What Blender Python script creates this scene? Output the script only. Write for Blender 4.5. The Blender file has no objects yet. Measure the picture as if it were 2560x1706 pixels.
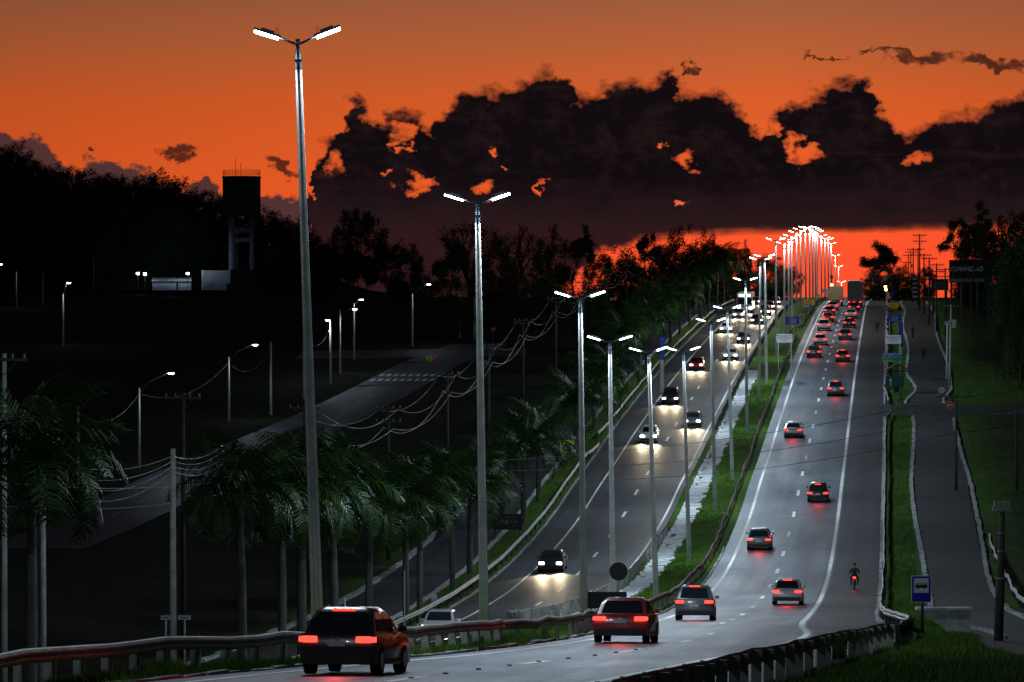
import bpy, bmesh, math, random
import numpy as np
from mathutils import Vector, Matrix, Euler

C = bpy.context.scene.collection
SC = bpy.context.scene
PI = math.pi
F = 10240.0            # focal length in photo pixels (2560 px wide)

# ------------------------------------------------------------------ camera
cam = bpy.data.cameras.new('camera')
cam.sensor_width = 36.0
cam.lens = 36.0 * F / 2560.0
cam.clip_start = 0.5
cam.clip_end = 60000
co = bpy.data.objects.new('camera', cam)
co.location = (0, 0, 0)
co.rotation_euler = (PI / 2, 0, 0)
C.objects.link(co)
SC.camera = co

# ------------------------------------------------------------------ exposure
SC.view_settings.view_transform = 'Standard'
SC.view_settings.look = 'None'
SC.view_settings.exposure = 0
SC.view_settings.gamma = 1
SC.view_settings.use_curve_mapping = False
SC.render.engine = 'CYCLES'
SC.cycles.use_denoising = True
SC.cycles.max_bounces = 4
SC.cycles.diffuse_bounces = 2
SC.cycles.glossy_bounces = 2
SC.cycles.sample_clamp_indirect = 3.0
SC.cycles.use_light_tree = True

# ------------------------------------------------------------------ sky
W = bpy.data.worlds.new('World')
SC.world = W
W.use_nodes = True


class NT:
    """small expression helper for shader node trees"""
    def __init__(s, tree):
        s.t = tree; s.n = tree.nodes; s.l = tree.links

    def put(s, sock, v):
        if isinstance(v, bpy.types.NodeSocket):
            s.l.new(v, sock)
        else:
            sock.default_value = v

    def m(s, op, a, b=0.0, c=0.0, clamp=False):
        nd = s.n.new('ShaderNodeMath'); nd.operation = op; nd.use_clamp = clamp
        s.put(nd.inputs[0], a); s.put(nd.inputs[1], b)
        if op in ('MULTIPLY_ADD', 'SMOOTH_MIN', 'SMOOTH_MAX'):
            s.put(nd.inputs[2], c)
        return nd.outputs[0]

    def step(s, x, lo, hi):
        nd = s.n.new('ShaderNodeMapRange'); nd.interpolation_type = 'SMOOTHSTEP'
        s.put(nd.inputs['Value'], x)
        s.put(nd.inputs['From Min'], lo); s.put(nd.inputs['From Max'], hi)
        return nd.outputs['Result']

    def ramp(s, x, pts, interp='LINEAR'):
        nd = s.n.new('ShaderNodeValToRGB'); cr = nd.color_ramp; cr.interpolation = interp
        while len(cr.elements) > 1:
            cr.elements.remove(cr.elements[-1])
        for i, (p, c) in enumerate(pts):
            e = cr.elements[0] if i == 0 else cr.elements.new(p)
            e.position = p
            if not isinstance(c, (tuple, list)):
                c = (c, c, c)
            e.color = (*c, 1)
        s.put(nd.inputs[0], x)
        return nd.outputs[0]

    def mix(s, f, a, b, mode='MIX'):
        nd = s.n.new('ShaderNodeMix'); nd.data_type = 'RGBA'; nd.blend_type = mode
        s.put(nd.inputs[0], f)
        for k, v in ((6, a), (7, b)):
            if isinstance(v, (tuple, list)):
                v = (*v[:3], 1)
            s.put(nd.inputs[k], v)
        return nd.outputs[2]

    def xyz(s, x, y, z=0.0):
        nd = s.n.new('ShaderNodeCombineXYZ')
        s.put(nd.inputs[0], x); s.put(nd.inputs[1], y); s.put(nd.inputs[2], z)
        return nd.outputs[0]

    def noise(s, vec, scale, detail=4, rough=0.55, dist=0.0):
        nd = s.n.new('ShaderNodeTexNoise')
        if vec is not None:
            s.put(nd.inputs['Vector'], vec)
        nd.inputs['Scale'].default_value = scale
        nd.inputs['Detail'].default_value = detail
        nd.inputs['Roughness'].default_value = rough
        nd.inputs['Distortion'].default_value = dist
        return nd.outputs[0]


def sky():
    t = NT(W.node_tree)
    t.n.clear()
    tc = t.n.new('ShaderNodeTexCoord')
    sp = t.n.new('ShaderNodeSeparateXYZ')
    t.l.new(tc.outputs['Generated'], sp.inputs[0])
    x, y, z = sp.outputs
    yy = t.m('MAXIMUM', y, 0.12)
    # azimuth and elevation of the sky direction, in 1/10240 rad, from the west
    az = t.m('MULTIPLY_ADD', t.m('DIVIDE', x, yy), F, 1280.0)
    el = t.m('MULTIPLY_ADD', t.m('DIVIDE', z, yy), -F, 853.0)      # grows downwards
    glow = t.ramp(t.m('MULTIPLY', t.m('MAXIMUM', z, 0.0), 5.0), [
        (0.0, (0.80, 0.075, 0.026)), (0.065, (1.0, 0.085, 0.028)), (0.115, (1.0, 0.088, 0.026)),
        (0.19, (0.84, 0.108, 0.019)), (0.29, (0.66, 0.105, 0.02)), (0.36, (0.45, 0.108, 0.034)),
        (0.42, (0.32, 0.10, 0.045)), (0.60, (0.14, 0.072, 0.062)), (0.80, (0.07, 0.05, 0.06)),
        (1.0, (0.045, 0.04, 0.055))])
    side = t.ramp(t.m('MULTIPLY', az, 1 / 2560.0), [(0.0, 0.78), (0.35, 0.95), (0.75, 1.08), (1.0, 0.93)])
    glow = t.mix(1.0, glow, side, 'MULTIPLY')
    night = t.ramp(t.m('MAXIMUM', z, 0.0), [(0.0, (0.012, 0.012, 0.02)), (1.0, (0.006, 0.009, 0.018))])
    # the afterglow fades with the angle from the sunset and towards the zenith
    west = t.m('MULTIPLY', t.step(y, 0.55, 0.99), t.m('SUBTRACT', 1.0, t.step(z, 0.08, 0.5)))
    base = t.mix(west, night, glow)
    # clouds
    P = t.xyz(t.m('MULTIPLY', az, 0.01), t.m('MULTIPLY', el, 0.013))
    n1 = t.m('SUBTRACT', t.noise(P, 0.95, 9, 0.62, 0.25), 0.5)
    n2 = t.m('SUBTRACT', t.noise(P, 3.2, 6, 0.6), 0.5)
    Ps = t.xyz(t.m('MULTIPLY', az, 0.003), t.m('MULTIPLY', el, 0.025))
    n3 = t.m('SUBTRACT', t.noise(Ps, 1.0, 6, 0.6), 0.5)
    # the cloud outlines are billowed by shifting the direction they are looked up with
    wn = t.n.new('ShaderNodeTexNoise'); t.l.new(P, wn.inputs['Vector'])
    wn.inputs['Scale'].default_value = 1.5; wn.inputs['Detail'].default_value = 8; wn.inputs['Roughness'].default_value = 0.54
    wc = t.n.new('ShaderNodeSeparateXYZ'); t.l.new(wn.outputs['Color'], wc.inputs[0])
    wf = t.n.new('ShaderNodeTexNoise'); t.l.new(P, wf.inputs['Vector'])
    wf.inputs['Scale'].default_value = 6.5; wf.inputs['Detail'].default_value = 5; wf.inputs['Roughness'].default_value = 0.55
    fc = t.n.new('ShaderNodeSeparateXYZ'); t.l.new(wf.outputs['Color'], fc.inputs[0])
    az0, el0 = az, el
    az = t.m('ADD', az, t.m('ADD', t.m('MULTIPLY_ADD', wc.outputs[0], 150.0, -75.0), t.m('MULTIPLY_ADD', fc.outputs[0], 30.0, -15.0)))
    el = t.m('ADD', el, t.m('ADD', t.m('MULTIPLY_ADD', wc.outputs[1], 120.0, -60.0), t.m('MULTIPLY_ADD', fc.outputs[1], 28.0, -14.0)))
    u = t.m('MULTIPLY', az, 1 / 2560.0, clamp=True)
    k = 1.088

    def outline(pts):
        return t.m('MULTIPLY', t.ramp(u, [(a * k / 2560.0, b * k / 1000.0) for a, b in pts]), 1000.0)
    top = outline([(0, 900), (700, 700), (716, 380), (745, 330), (782, 315), (800, 248), (822, 224), (850, 262), (885, 285),
                   (900, 262), (948, 252), (990, 292), (1030, 240), (1080, 215), (1150, 202), (1220, 182), (1285, 158),
                   (1315, 222), (1365, 218), (1405, 192), (1480, 190), (1545, 145), (1575, 208), (1650, 212),
                   (1700, 255), (1755, 312), (1820, 238), (1900, 205), (1985, 172), (2030, 250), (2080, 300), (2353, 212)])
    lay = outline([(0, 290), (70, 310), (120, 345), (152, 372), (160, 420), (185, 372), (215, 362), (260, 380), (310, 372),
                   (350, 372), (372, 430), (425, 432), (455, 412), (500, 430), (560, 465), (620, 452), (680, 458), (760, 458), (2353, 452)])
    low = outline([(0, 900), (1230, 720), (1330, 620), (1400, 572), (1470, 550), (1560, 540), (1700, 533), (1850, 529), (2000, 526), (2353, 519)])

    def blobs(lst, amp, fs=1.0):
        r = None
        for cx, cy, rx, ry, *sl in lst:
            cx *= k; cy *= k; rx *= k * fs; ry *= k * fs
            dx = t.m('DIVIDE', t.m('SUBTRACT', az, cx), rx)
            dy0 = t.m('SUBTRACT', el, cy)
            if sl:
                dy0 = t.m('SUBTRACT', dy0, t.m('MULTIPLY', t.m('SUBTRACT', az, cx), sl[0]))
            dy = t.m('DIVIDE', dy0, ry)
            q = t.m('SUBTRACT', 1.0, t.m('ADD', t.m('MULTIPLY', dx, dx), t.m('MULTIPLY', dy, dy)))
            r = q if r is None else t.m('MAXIMUM', r, q)
        r = t.m('ADD', r, t.m('ADD', t.m('MULTIPLY', n1, amp), t.m('MULTIPLY', n2, amp * 0.7)))
        return r
    rough = t.m('ADD', t.m('MULTIPLY', n1, 26.0), t.m('MULTIPLY', n2, 16.0))
    mtop = t.step(t.m('ADD', t.m('SUBTRACT', el, top), rough), -14.0, 24.0)
    holes = t.step(blobs([(925, 300, 34, 22), (905, 325, 14, 14), (965, 424, 38, 17), (888, 400, 10, 7), (930, 340, 10, 10),
                          (1108, 432, 34, 17), (1240, 428, 8, 15), (1132, 350, 12, 8), (1570, 382, 22, 20), (1568, 460, 16, 6),
                          (1838, 352, 44, 18), (1815, 330, 18, 20), (2095, 366, 30, 15), (2085, 296, 26, 12), (1150, 375, 8, 6),
                          (770, 380, 22, 26), (1780, 300, 18, 14), (1530, 335, 8, 5)], 2.8, 0.88), -0.7, 1.0)
    mtop = t.m('MULTIPLY', mtop, t.m('SUBTRACT', 1.0, holes))
    mlay = t.step(t.m('ADD', t.m('SUBTRACT', el, lay), t.m('ADD', t.m('MULTIPLY', n1, 20.0), t.m('MULTIPLY', n2, 10.0))), -3.0, 14.0)
    gaps = t.step(blobs([(948, 541, 26, 9), (752, 545, 20, 7), (1412, 545, 40, 16), (985, 575, 16, 10), (1060, 560, 10, 6)], 2.6), 0.0, 1.0)
    mlay = t.m('MULTIPLY', mlay, t.m('SUBTRACT', 1.0, gaps))
    bot = t.m('SUBTRACT', 1.0, t.step(t.m('ADD', t.m('SUBTRACT', el0, low), t.m('ADD', t.m('MULTIPLY', n3, 30.0), t.m('MULTIPLY', n1, 22.0))), -13.0, 13.0))
    mlay = t.m('MULTIPLY', mlay, bot)
    mtop = t.m('MULTIPLY', mtop, bot)
    small = t.step(blobs([(408, 346, 44, 16), (428, 366, 22, 12), (650, 392, 38, 17, 0.75), (745, 398, 22, 14), (2115, 134, 84, 15, 0.08), (2060, 122, 60, 7, .05),
                          (2285, 150, 74, 13, 0.1), (1580, 163, 14, 12, -0.6), (1990, 120, 34, 5, 0.1), (1890, 132, 50, 4, 0.1), (215, 348, 14, 8)], 2.6), -0.55, 0.7)
    ahead = t.m('MULTIPLY', t.step(y, 0.5, 0.9), t.step(z, -0.02, 0.0))
    # colours of the cloud bodies themselves
    deep = t.step(el, 420.0, 570.0)
    tone = t.mix(t.step(t.m('ADD', n1, t.m('MULTIPLY', n2, 0.5)), -0.06, 0.22), (0.0055, 0.0034, 0.0046), (0.0150, 0.0070, 0.0076))
    dark = t.mix(deep, tone, (0.019, 0.0085, 0.0105))
    dark = t.mix(t.m('MULTIPLY', t.step(n3, 0.04, 0.26), 0.6), dark, (0.022, 0.010, 0.011))
    dark = t.mix(t.m('MULTIPLY', t.step(el0, 520.0, 600.0), 0.7), dark, (0.034, 0.0092, 0.0105))
    purp = t.mix(t.step(az, 700.0, 1500.0), (0.078, 0.031, 0.030), (0.036, 0.0125, 0.0165))
    purp = t.mix(t.step(n3, -0.1, 0.2), purp, t.mix(0.35, purp, (0.10, 0.03, 0.03)))
    purp = t.mix(t.m('MULTIPLY', t.step(az, 1450.0, 1700.0), 0.85), purp, (0.0200, 0.0075, 0.0090))
    lit = t.mix(t.m('MULTIPLY', holes, mlay), base, (0.93, 0.14, 0.075))
    col = t.mix(t.m('MULTIPLY', t.m('MULTIPLY', mlay, t.m('SUBTRACT', 1.0, holes)), ahead), lit, purp)
    rim = t.m('MULTIPLY', mtop, t.m('SUBTRACT', 1.0, mtop))
    col = t.mix(t.m('MULTIPLY', mtop, ahead), col, dark)
    col = t.mix(t.m('MULTIPLY', t.m('MULTIPLY', rim, 1.1), ahead), col, (0.30, 0.055, 0.022))
    col = t.mix(t.m('MULTIPLY', t.m('MULTIPLY', small, 0.88), ahead), col, (0.028, 0.0095, 0.0085))
    bg = t.n.new('ShaderNodeBackground')
    t.l.new(col, bg.inputs[0]); bg.inputs[1].default_value = 1.0
    out = t.n.new('ShaderNodeOutputWorld')
    t.l.new(bg.outputs[0], out.inputs[0])


sky()

# ------------------------------------------------------------------ object helpers
def tag(o, label=None, cat=None, group=None, kind=None):
    if label: o['label'] = label
    if cat: o['category'] = cat
    if group: o['group'] = group
    if kind: o['kind'] = kind
    return o


class MB:
    """collects shapes, then links them as ONE mesh object"""
    def __init__(s):
        s.v = []; s.f = []; s.mi = []; s.cur = 0; s.sm = []; s.smooth = False

    def add(s, vs, fs):
        b = len(s.v)
        s.v.extend([tuple(p) for p in vs])
        for f in fs:
            s.f.append([b + i for i in f]); s.mi.append(s.cur); s.sm.append(s.smooth)
        return s

    def box(s, c, size, rz=0.0, mat=None):
        hx, hy, hz = size[0] / 2, size[1] / 2, size[2] / 2
        vs = [Vector((sx * hx, sy * hy, sz * hz)) for sz in (-1, 1) for sy in (-1, 1) for sx in (-1, 1)]
        if mat is not None:
            vs = [mat @ v for v in vs]
        elif rz:
            R = Matrix.Rotation(rz, 3, 'Z'); vs = [R @ v for v in vs]
        vs = [v + Vector(c) for v in vs]
        return s.add(vs, [(0, 2, 3, 1), (4, 5, 7, 6), (0, 1, 5, 4), (2, 6, 7, 3), (0, 4, 6, 2), (1, 3, 7, 5)])

    def tube(s, path, rad, n=6, caps=True):
        pts = [Vector(p) for p in path]
        rs = rad if isinstance(rad, (list, tuple)) else [rad] * len(pts)
        rings = []
        for i, p in enumerate(pts):
            d = (pts[min(i + 1, len(pts) - 1)] - pts[max(i - 1, 0)])
            d = d.normalized() if d.length > 1e-9 else Vector((0, 0, 1))
            a = Vector((0, 1, 0)) if abs(d.y) < 0.9 else Vector((1, 0, 0))
            e1 = d.cross(a).normalized(); e2 = d.cross(e1).normalized()
            rings.append([p + (e1 * math.cos(2 * PI * k / n) + e2 * math.sin(2 * PI * k / n)) * rs[i] for k in range(n)])
        vs = [q for r in rings for q in r]
        fs = [(i * n + k, i * n + (k + 1) % n, (i + 1) * n + (k + 1) % n, (i + 1) * n + k)
              for i in range(len(pts) - 1) for k in range(n)]
        if caps:
            fs += [tuple(range(n))[::-1], tuple((len(pts) - 1) * n + k for k in range(n))]
        return s.add(vs, fs)

    def prism(s, poly, y0, y1, axis='y'):
        """extrude a polygon given in (x, z) from y0 to y1 (or another axis)"""
        n = len(poly)
        if axis == 'y':
            vs = [(a, y0, b) for a, b in poly] + [(a, y1, b) for a, b in poly]
        elif axis == 'x':
            vs = [(y0, a, b) for a, b in poly] + [(y1, a, b) for a, b in poly]
        else:
            vs = [(a, b, y0) for a, b in poly] + [(a, b, y1) for a, b in poly]
        fs = [tuple(range(n)), tuple(range(n, 2 * n))[::-1]]
        fs += [(i, i + n, (i + 1) % n + n, (i + 1) % n) for i in range(n)]
        return s.add(vs, fs)

    def loft(s, rings, caps=True):
        n = len(rings[0])
        vs = [p for r in rings for p in r]
        fs = [(i * n + k, i * n + (k + 1) % n, (i + 1) * n + (k + 1) % n, (i + 1) * n + k)
              for i in range(len(rings) - 1) for k in range(n)]
        if caps:
            fs += [tuple(range(n))[::-1], tuple((len(rings) - 1) * n + k for k in range(n))]
        return s.add(vs, fs)

    def mesh(s, name, mats):
        me = bpy.data.meshes.new(name)
        me.from_pydata(s.v, [], s.f)
        if not isinstance(mats, (list, tuple)):
            mats = [mats]
        for m in mats:
            me.materials.append(m)
        if len(mats) > 1:
            me.polygons.foreach_set('material_index', s.mi)
        if any(s.sm):
            me.polygons.foreach_set('use_smooth', s.sm)
        me.validate()
        me.update()
        return me

    def build(s, name, mats, parent=None, loc=None, kind=None):
        return obj(name, s.mesh(name, mats), parent, loc, kind)


def obj(name, me, parent=None, loc=None, kind=None):
    o = bpy.data.objects.new(name, me)
    C.objects.link(o)
    if parent is not None: o.parent = parent
    if loc is not None: o.location = loc
    if kind: o['kind'] = kind
    return o


def thing(name, label, cat, loc=(0, 0, 0), rz=0.0, group=None):
    o = bpy.data.objects.new(name, None)
    o.empty_display_size = 0.2
    C.objects.link(o)
    o.location = loc
    o.rotation_euler = (0, 0, rz)
    return tag(o, label, cat, group)


def dup(root, loc, rz=None, label=None, group=None, scale=None, rot=None):
    r = root.copy(); C.objects.link(r)
    r.location = loc
    if rz is not None: r.rotation_euler = (0, 0, rz)
    if rot is not None: r.rotation_euler = rot
    if scale is not None: r.scale = scale
    if label: r['label'] = label
    if group: r['group'] = group
    for ch in list(root.children):
        c = ch.copy(); C.objects.link(c); c.parent = r
        for g in list(ch.children):
            d = g.copy(); C.objects.link(d); d.parent = c
    return r


# ------------------------------------------------------------------ materials
def mat(name, col, rough=0.8, metal=0.0, var=0.0, scale=3.0, spec=0.3, emit=None, estr=0.0, bump=0.0, bscale=20.0, trans=0.0, col2=None):
    m = bpy.data.materials.new(name)
    m.use_nodes = True
    t = NT(m.node_tree)
    b = m.node_tree.nodes['Principled BSDF']
    b.inputs['Roughness'].default_value = rough
    b.inputs['Metallic'].default_value = metal
    b.inputs['Specular IOR Level'].default_value = spec
    b.inputs['Base Color'].default_value = (*col, 1)
    if trans:
        b.inputs['Transmission Weight'].default_value = trans
    tc = None
    if var or bump:
        tc = t.n.new('ShaderNodeTexCoord').outputs['Object']
    if var:
        n = t.noise(tc, scale, 6, 0.65)
        lo = tuple(c * (1 - var) for c in col)
        hi = col2 if col2 else tuple(min(1, c * (1 + var)) for c in col)
        t.l.new(t.ramp(n, [(0.3, lo), (0.5, col), (0.72, hi)]), b.inputs['Base Color'])
    if bump:
        bn = t.n.new('ShaderNodeBump'); bn.inputs['Strength'].default_value = bump
        bn.inputs['Distance'].default_value = 0.05
        t.l.new(t.noise(tc, bscale, 5, 0.6), bn.inputs['Height'])
        t.l.new(bn.outputs[0], b.inputs['Normal'])
    if emit:
        b.inputs['Emission Color'].default_value = (*emit, 1)
        b.inputs['Emission Strength'].default_value = estr
        m.cycles.emission_sampling = 'NONE'
    return m


def road_mat(name, col, dark, rough=0.66):
    """asphalt with worn wheel tracks, patches and stains along the road"""
    m = bpy.data.materials.new(name); m.use_nodes = True
    t = NT(m.node_tree); b = m.node_tree.nodes['Principled BSDF']
    sp = t.n.new('ShaderNodeSeparateXYZ')
    t.l.new(t.n.new('ShaderNodeTexCoord').outputs['Object'], sp.inputs[0])
    x = t.m('SUBTRACT', sp.outputs[0], t.m('MULTIPLY', sp.outputs[1], 0.0925))
    tracks = t.noise(t.xyz(x, t.m('MULTIPLY', sp.outputs[1], 0.012)), 0.9, 4, 0.6)
    patch = t.noise(t.xyz(t.m('MULTIPLY', x, 0.35), t.m('MULTIPLY', sp.outputs[1], 0.08)), 1.0, 5, 0.6)
    grain = t.noise(t.xyz(sp.outputs[0], sp.outputs[1], sp.outputs[2]), 9.0, 4, 0.7)
    seam = t.noise(t.xyz(t.m('MULTIPLY', x, 0.02), t.m('MULTIPLY', sp.outputs[1], 0.35)), 1.0, 3, 0.5)
    c = t.mix(t.step(tracks, 0.36, 0.66), dark, col)
    c = t.mix(t.m('MULTIPLY', t.step(patch, 0.45, 0.7), 0.4), c, dark)
    c = t.mix(t.m('MULTIPLY', t.step(seam, 0.60, 0.72), 0.35), c, dark)
    c = t.mix(t.m('MULTIPLY', grain, 0.5), c, tuple(a * 0.55 for a in col))
    lane = t.m('POWER', t.m('MULTIPLY_ADD', t.m('COSINE', t.m('MULTIPLY', t.m('ADD', x, 9.45), 2 * PI / 3.5)), 0.5, 0.5), 4.0)
    c = t.mix(t.m('MULTIPLY', lane, t.m('MULTIPLY_ADD', patch, 0.9, 0.05)), c, tuple(a * 0.5 for a in dark))
    vp = t.n.new('ShaderNodeTexVoronoi'); vp.distance = 'CHEBYCHEV'; vp.inputs['Scale'].default_value = 0.16; vp.inputs['Randomness'].default_value = 0.8
    t.l.new(t.xyz(x, t.m('MULTIPLY', sp.outputs[1], 0.3)), vp.inputs['Vector'])
    vs_ = t.n.new('ShaderNodeSeparateXYZ'); t.l.new(vp.outputs['Color'], vs_.inputs[0])
    c = t.mix(t.m('MULTIPLY', t.step(vs_.outputs[0], 0.55, 0.95), 0.55), c, tuple(a * 0.72 for a in dark))
    # sealed cracks wander over the surface
    vo = t.n.new('ShaderNodeTexVoronoi'); vo.feature = 'DISTANCE_TO_EDGE'; vo.inputs['Scale'].default_value = 0.22
    wob = t.noise(t.xyz(sp.outputs[0], sp.outputs[1]), 0.8, 3, 0.6)
    t.l.new(t.xyz(t.m('ADD', x, t.m('MULTIPLY', wob, 3.0)), t.m('ADD', t.m('MULTIPLY', sp.outputs[1], 0.28), t.m('MULTIPLY', wob, 2.0))), vo.inputs['Vector'])
    crack = t.m('SUBTRACT', 1.0, t.step(vo.outputs[0], 0.006, 0.022))
    c = t.mix(t.m('MULTIPLY', crack, 0.6), c, (0.014, 0.014, 0.016))
    # transverse joints
    jt = t.m('ABSOLUTE', t.m('SUBTRACT', t.m('FRACT', t.m('ADD', t.m('MULTIPLY', sp.outputs[1], 1 / 23.0), t.m('MULTIPLY', seam, 0.6))), 0.5))
    c = t.mix(t.m('MULTIPLY', t.m('SUBTRACT', 1.0, t.step(jt, 0.006, 0.022)), 0.55), c, (0.016, 0.016, 0.018))
    t.l.new(c, b.inputs['Base Color'])
    t.l.new(t.m('ADD', t.m('MULTIPLY_ADD', patch, 0.2, rough - 0.12), t.m('MULTIPLY', tracks, -0.12)), b.inputs['Roughness'])
    b.inputs['Specular IOR Level'].default_value = 0.28
    bn = t.n.new('ShaderNodeBump'); bn.inputs['Strength'].default_value = 0.25; bn.inputs['Distance'].default_value = 0.02
    t.l.new(grain, bn.inputs['Height']); t.l.new(bn.outputs[0], b.inputs['Normal'])
    return m


def ground_mat():
    m = bpy.data.materials.new('ground_turf'); m.use_nodes = True
    t = NT(m.node_tree); b = m.node_tree.nodes['Principled BSDF']
    tc = t.n.new('ShaderNodeTexCoord').outputs['Object']
    big = t.noise(tc, 0.12, 5, 0.6); mid = t.noise(tc, 0.9, 6, 0.7); fine = t.noise(tc, 6.0, 5, 0.75)
    c = t.mix(t.step(mid, 0.35, 0.7), (0.046, 0.125, 0.012), (0.100, 0.200, 0.024))
    c = t.mix(t.step(big, 0.52, 0.72), c, (0.095, 0.105, 0.030))
    c = t.mix(t.m('MULTIPLY', t.step(fine, 0.40, 0.72), 0.7), c, (0.016, 0.042, 0.006))
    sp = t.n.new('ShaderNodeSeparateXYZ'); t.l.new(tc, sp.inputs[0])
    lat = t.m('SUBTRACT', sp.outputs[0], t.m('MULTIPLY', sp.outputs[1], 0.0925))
    unlit_scrub = t.mix(t.step(mid, 0.35, 0.7), (0.012, 0.016, 0.007), (0.034, 0.036, 0.014))  # dry olive tone, darkened so valley and bank look unlit
    c = t.mix(t.m('SUBTRACT', 1.0, t.step(t.m('ADD', lat, t.m('MULTIPLY', big, 6.0)), -36.0, -32.0)), c, unlit_scrub)
    bank = t.m('MULTIPLY', t.step(t.m('ADD', lat, t.m('MULTIPLY', big, 5.0)), 10.0, 14.0), t.m('MAXIMUM', t.step(sp.outputs[1], 480.0, 500.0), t.m('SUBTRACT', 1.0, t.step(sp.outputs[1], 425.0, 432.0))))  # mask for the painted dark of the bank; driveway gap stays green as if lit
    c = t.mix(t.m('MULTIPLY', bank, 0.85), c, unlit_scrub)
    t.l.new(c, b.inputs['Base Color'])
    b.inputs['Roughness'].default_value = 0.95
    b.inputs['Specular IOR Level'].default_value = 0.1
    bn = t.n.new('ShaderNodeBump'); bn.inputs['Strength'].default_value = 0.9; bn.inputs['Distance'].default_value = 0.25
    t.l.new(fine, bn.inputs['Height']); t.l.new(bn.outputs[0], b.inputs['Normal'])
    return m


M = {}
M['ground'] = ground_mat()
M['asphalt'] = road_mat('asphalt', (0.092, 0.109, 0.140), (0.042, 0.051, 0.070))
M['asphalt_old'] = road_mat('asphalt_old', (0.064, 0.068, 0.070), (0.040, 0.043, 0.046))
M['shoulder'] = road_mat('shoulder_asphalt', (0.040, 0.041, 0.040), (0.028, 0.028, 0.028), 0.75)
M['lane'] = road_mat('lane_asphalt', (0.050, 0.054, 0.060), (0.030, 0.032, 0.036), 0.7)
M['path'] = mat('path_asphalt', (0.045, 0.042, 0.040), 0.85, var=0.35, scale=0.8)
M['paint'] = mat('road_paint', (0.74, 0.74, 0.70), 0.6, var=0.3, scale=2.0)
M['paint_y'] = mat('yellow_paint', (0.45, 0.30, 0.05), 0.6, var=0.3)
M['concrete'] = mat('concrete', (0.30, 0.30, 0.27), 0.85, var=0.35, scale=2.5, bump=0.3)
M['pole_concrete'] = mat('pole_concrete', (0.52, 0.52, 0.48), 0.8, var=0.3, scale=1.6, bump=0.2, bscale=12)
M['whitewash'] = mat('whitewash', (0.40, 0.41, 0.40), 0.85, var=0.4, scale=1.8, bump=0.4)
M['drain'] = mat('drain_concrete', (0.50, 0.52, 0.52), 0.85, var=0.45, scale=1.2, bump=0.4)
M['galv'] = mat('galvanised_steel', (0.24, 0.235, 0.22), 0.6, 0.3, var=0.4, scale=1.5)
M['rust'] = mat('weathered_steel', (0.17, 0.145, 0.125), 0.6, 0.4, var=0.5, scale=1.2)
M['steel_dark'] = mat('dark_steel', (0.04, 0.045, 0.05), 0.5, 0.5, var=0.3)
M['arm'] = mat('painted_arm_steel', (0.10, 0.14, 0.17), 0.45, 0.4, var=0.2)
M['black'] = mat('black_back', (0.008, 0.008, 0.009), 0.6)
M['white'] = mat('sign_white', (0.72, 0.72, 0.70), 0.5, var=0.1)
M['red'] = mat('sign_red', (0.60, 0.03, 0.02), 0.5)
M['blue'] = mat('sign_blue', (0.01, 0.02, 0.42), 0.5)
M['blue2'] = mat('sign_light_blue', (0.02, 0.10, 0.50), 0.5)
M['green'] = mat('sign_green', (0.01, 0.20, 0.07), 0.5)
M['teal'] = mat('sign_dark_green', (0.006, 0.10, 0.085), 0.5)
M['yellow'] = mat('sign_yellow', (0.72, 0.42, 0.01), 0.5)
M['lime'] = mat('sign_lime', (0.50, 0.62, 0.02), 0.5)
M['ink'] = mat('sign_ink', (0.012, 0.012, 0.012), 0.6)
M['wood'] = mat('wood', (0.09, 0.06, 0.04), 0.8, var=0.4, scale=4)
M['wood_pole'] = mat('dark_pole_wood', (0.07, 0.06, 0.05), 0.9, var=0.4, scale=3)
M['tile'] = mat('roof_tile', (0.42, 0.40, 0.40), 0.8, var=0.3)
M['led'] = mat('lamp_lens', (0.8, 0.9, 1.0), 0.3, emit=(0.86, 0.95, 1.0), estr=26.0)
M['led_warm'] = mat('lamp_lens_far', (1, 0.9, 0.8), 0.3, emit=(1.0, 0.86, 0.72), estr=16.0)
M['led_dim'] = mat('lamp_lens_low', (0.8, 0.9, 1.0), 0.3, emit=(0.86, 0.95, 1.0), estr=9.0)
M['flood'] = mat('flood_lens', (0.8, 0.9, 1), 0.3, emit=(0.75, 0.86, 1.0), estr=20.0)
M['tail'] = mat('tail_lamp_red', (0.5, 0.01, 0.01), 0.2, emit=(1.0, 0.045, 0.03), estr=3.2)
M['head'] = mat('headlamp_lit', (0.9, 0.9, 0.85), 0.1, emit=(1.0, 0.90, 0.72), estr=16.0)
M['amber'] = mat('amber_lamp', (0.9, 0.5, 0.05), 0.3, emit=(1.0, 0.62, 0.10), estr=14.0)
M['panel_lit'] = mat('lit_panel', (0.7, 0.8, 0.85), 0.3, emit=(0.80, 0.93, 1.0), estr=1.6)
M['glass'] = mat('car_glass', (0.012, 0.014, 0.016), 0.06, spec=0.6)
M['rubber'] = mat('tyre_rubber', (0.012, 0.012, 0.012), 0.85)
M['rim'] = mat('alloy_rim', (0.35, 0.35, 0.36), 0.35, 0.8)
M['plate'] = mat('number_plate', (0.45, 0.45, 0.44), 0.5)
M['trim'] = mat('black_trim', (0.02, 0.02, 0.021), 0.55)
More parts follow.
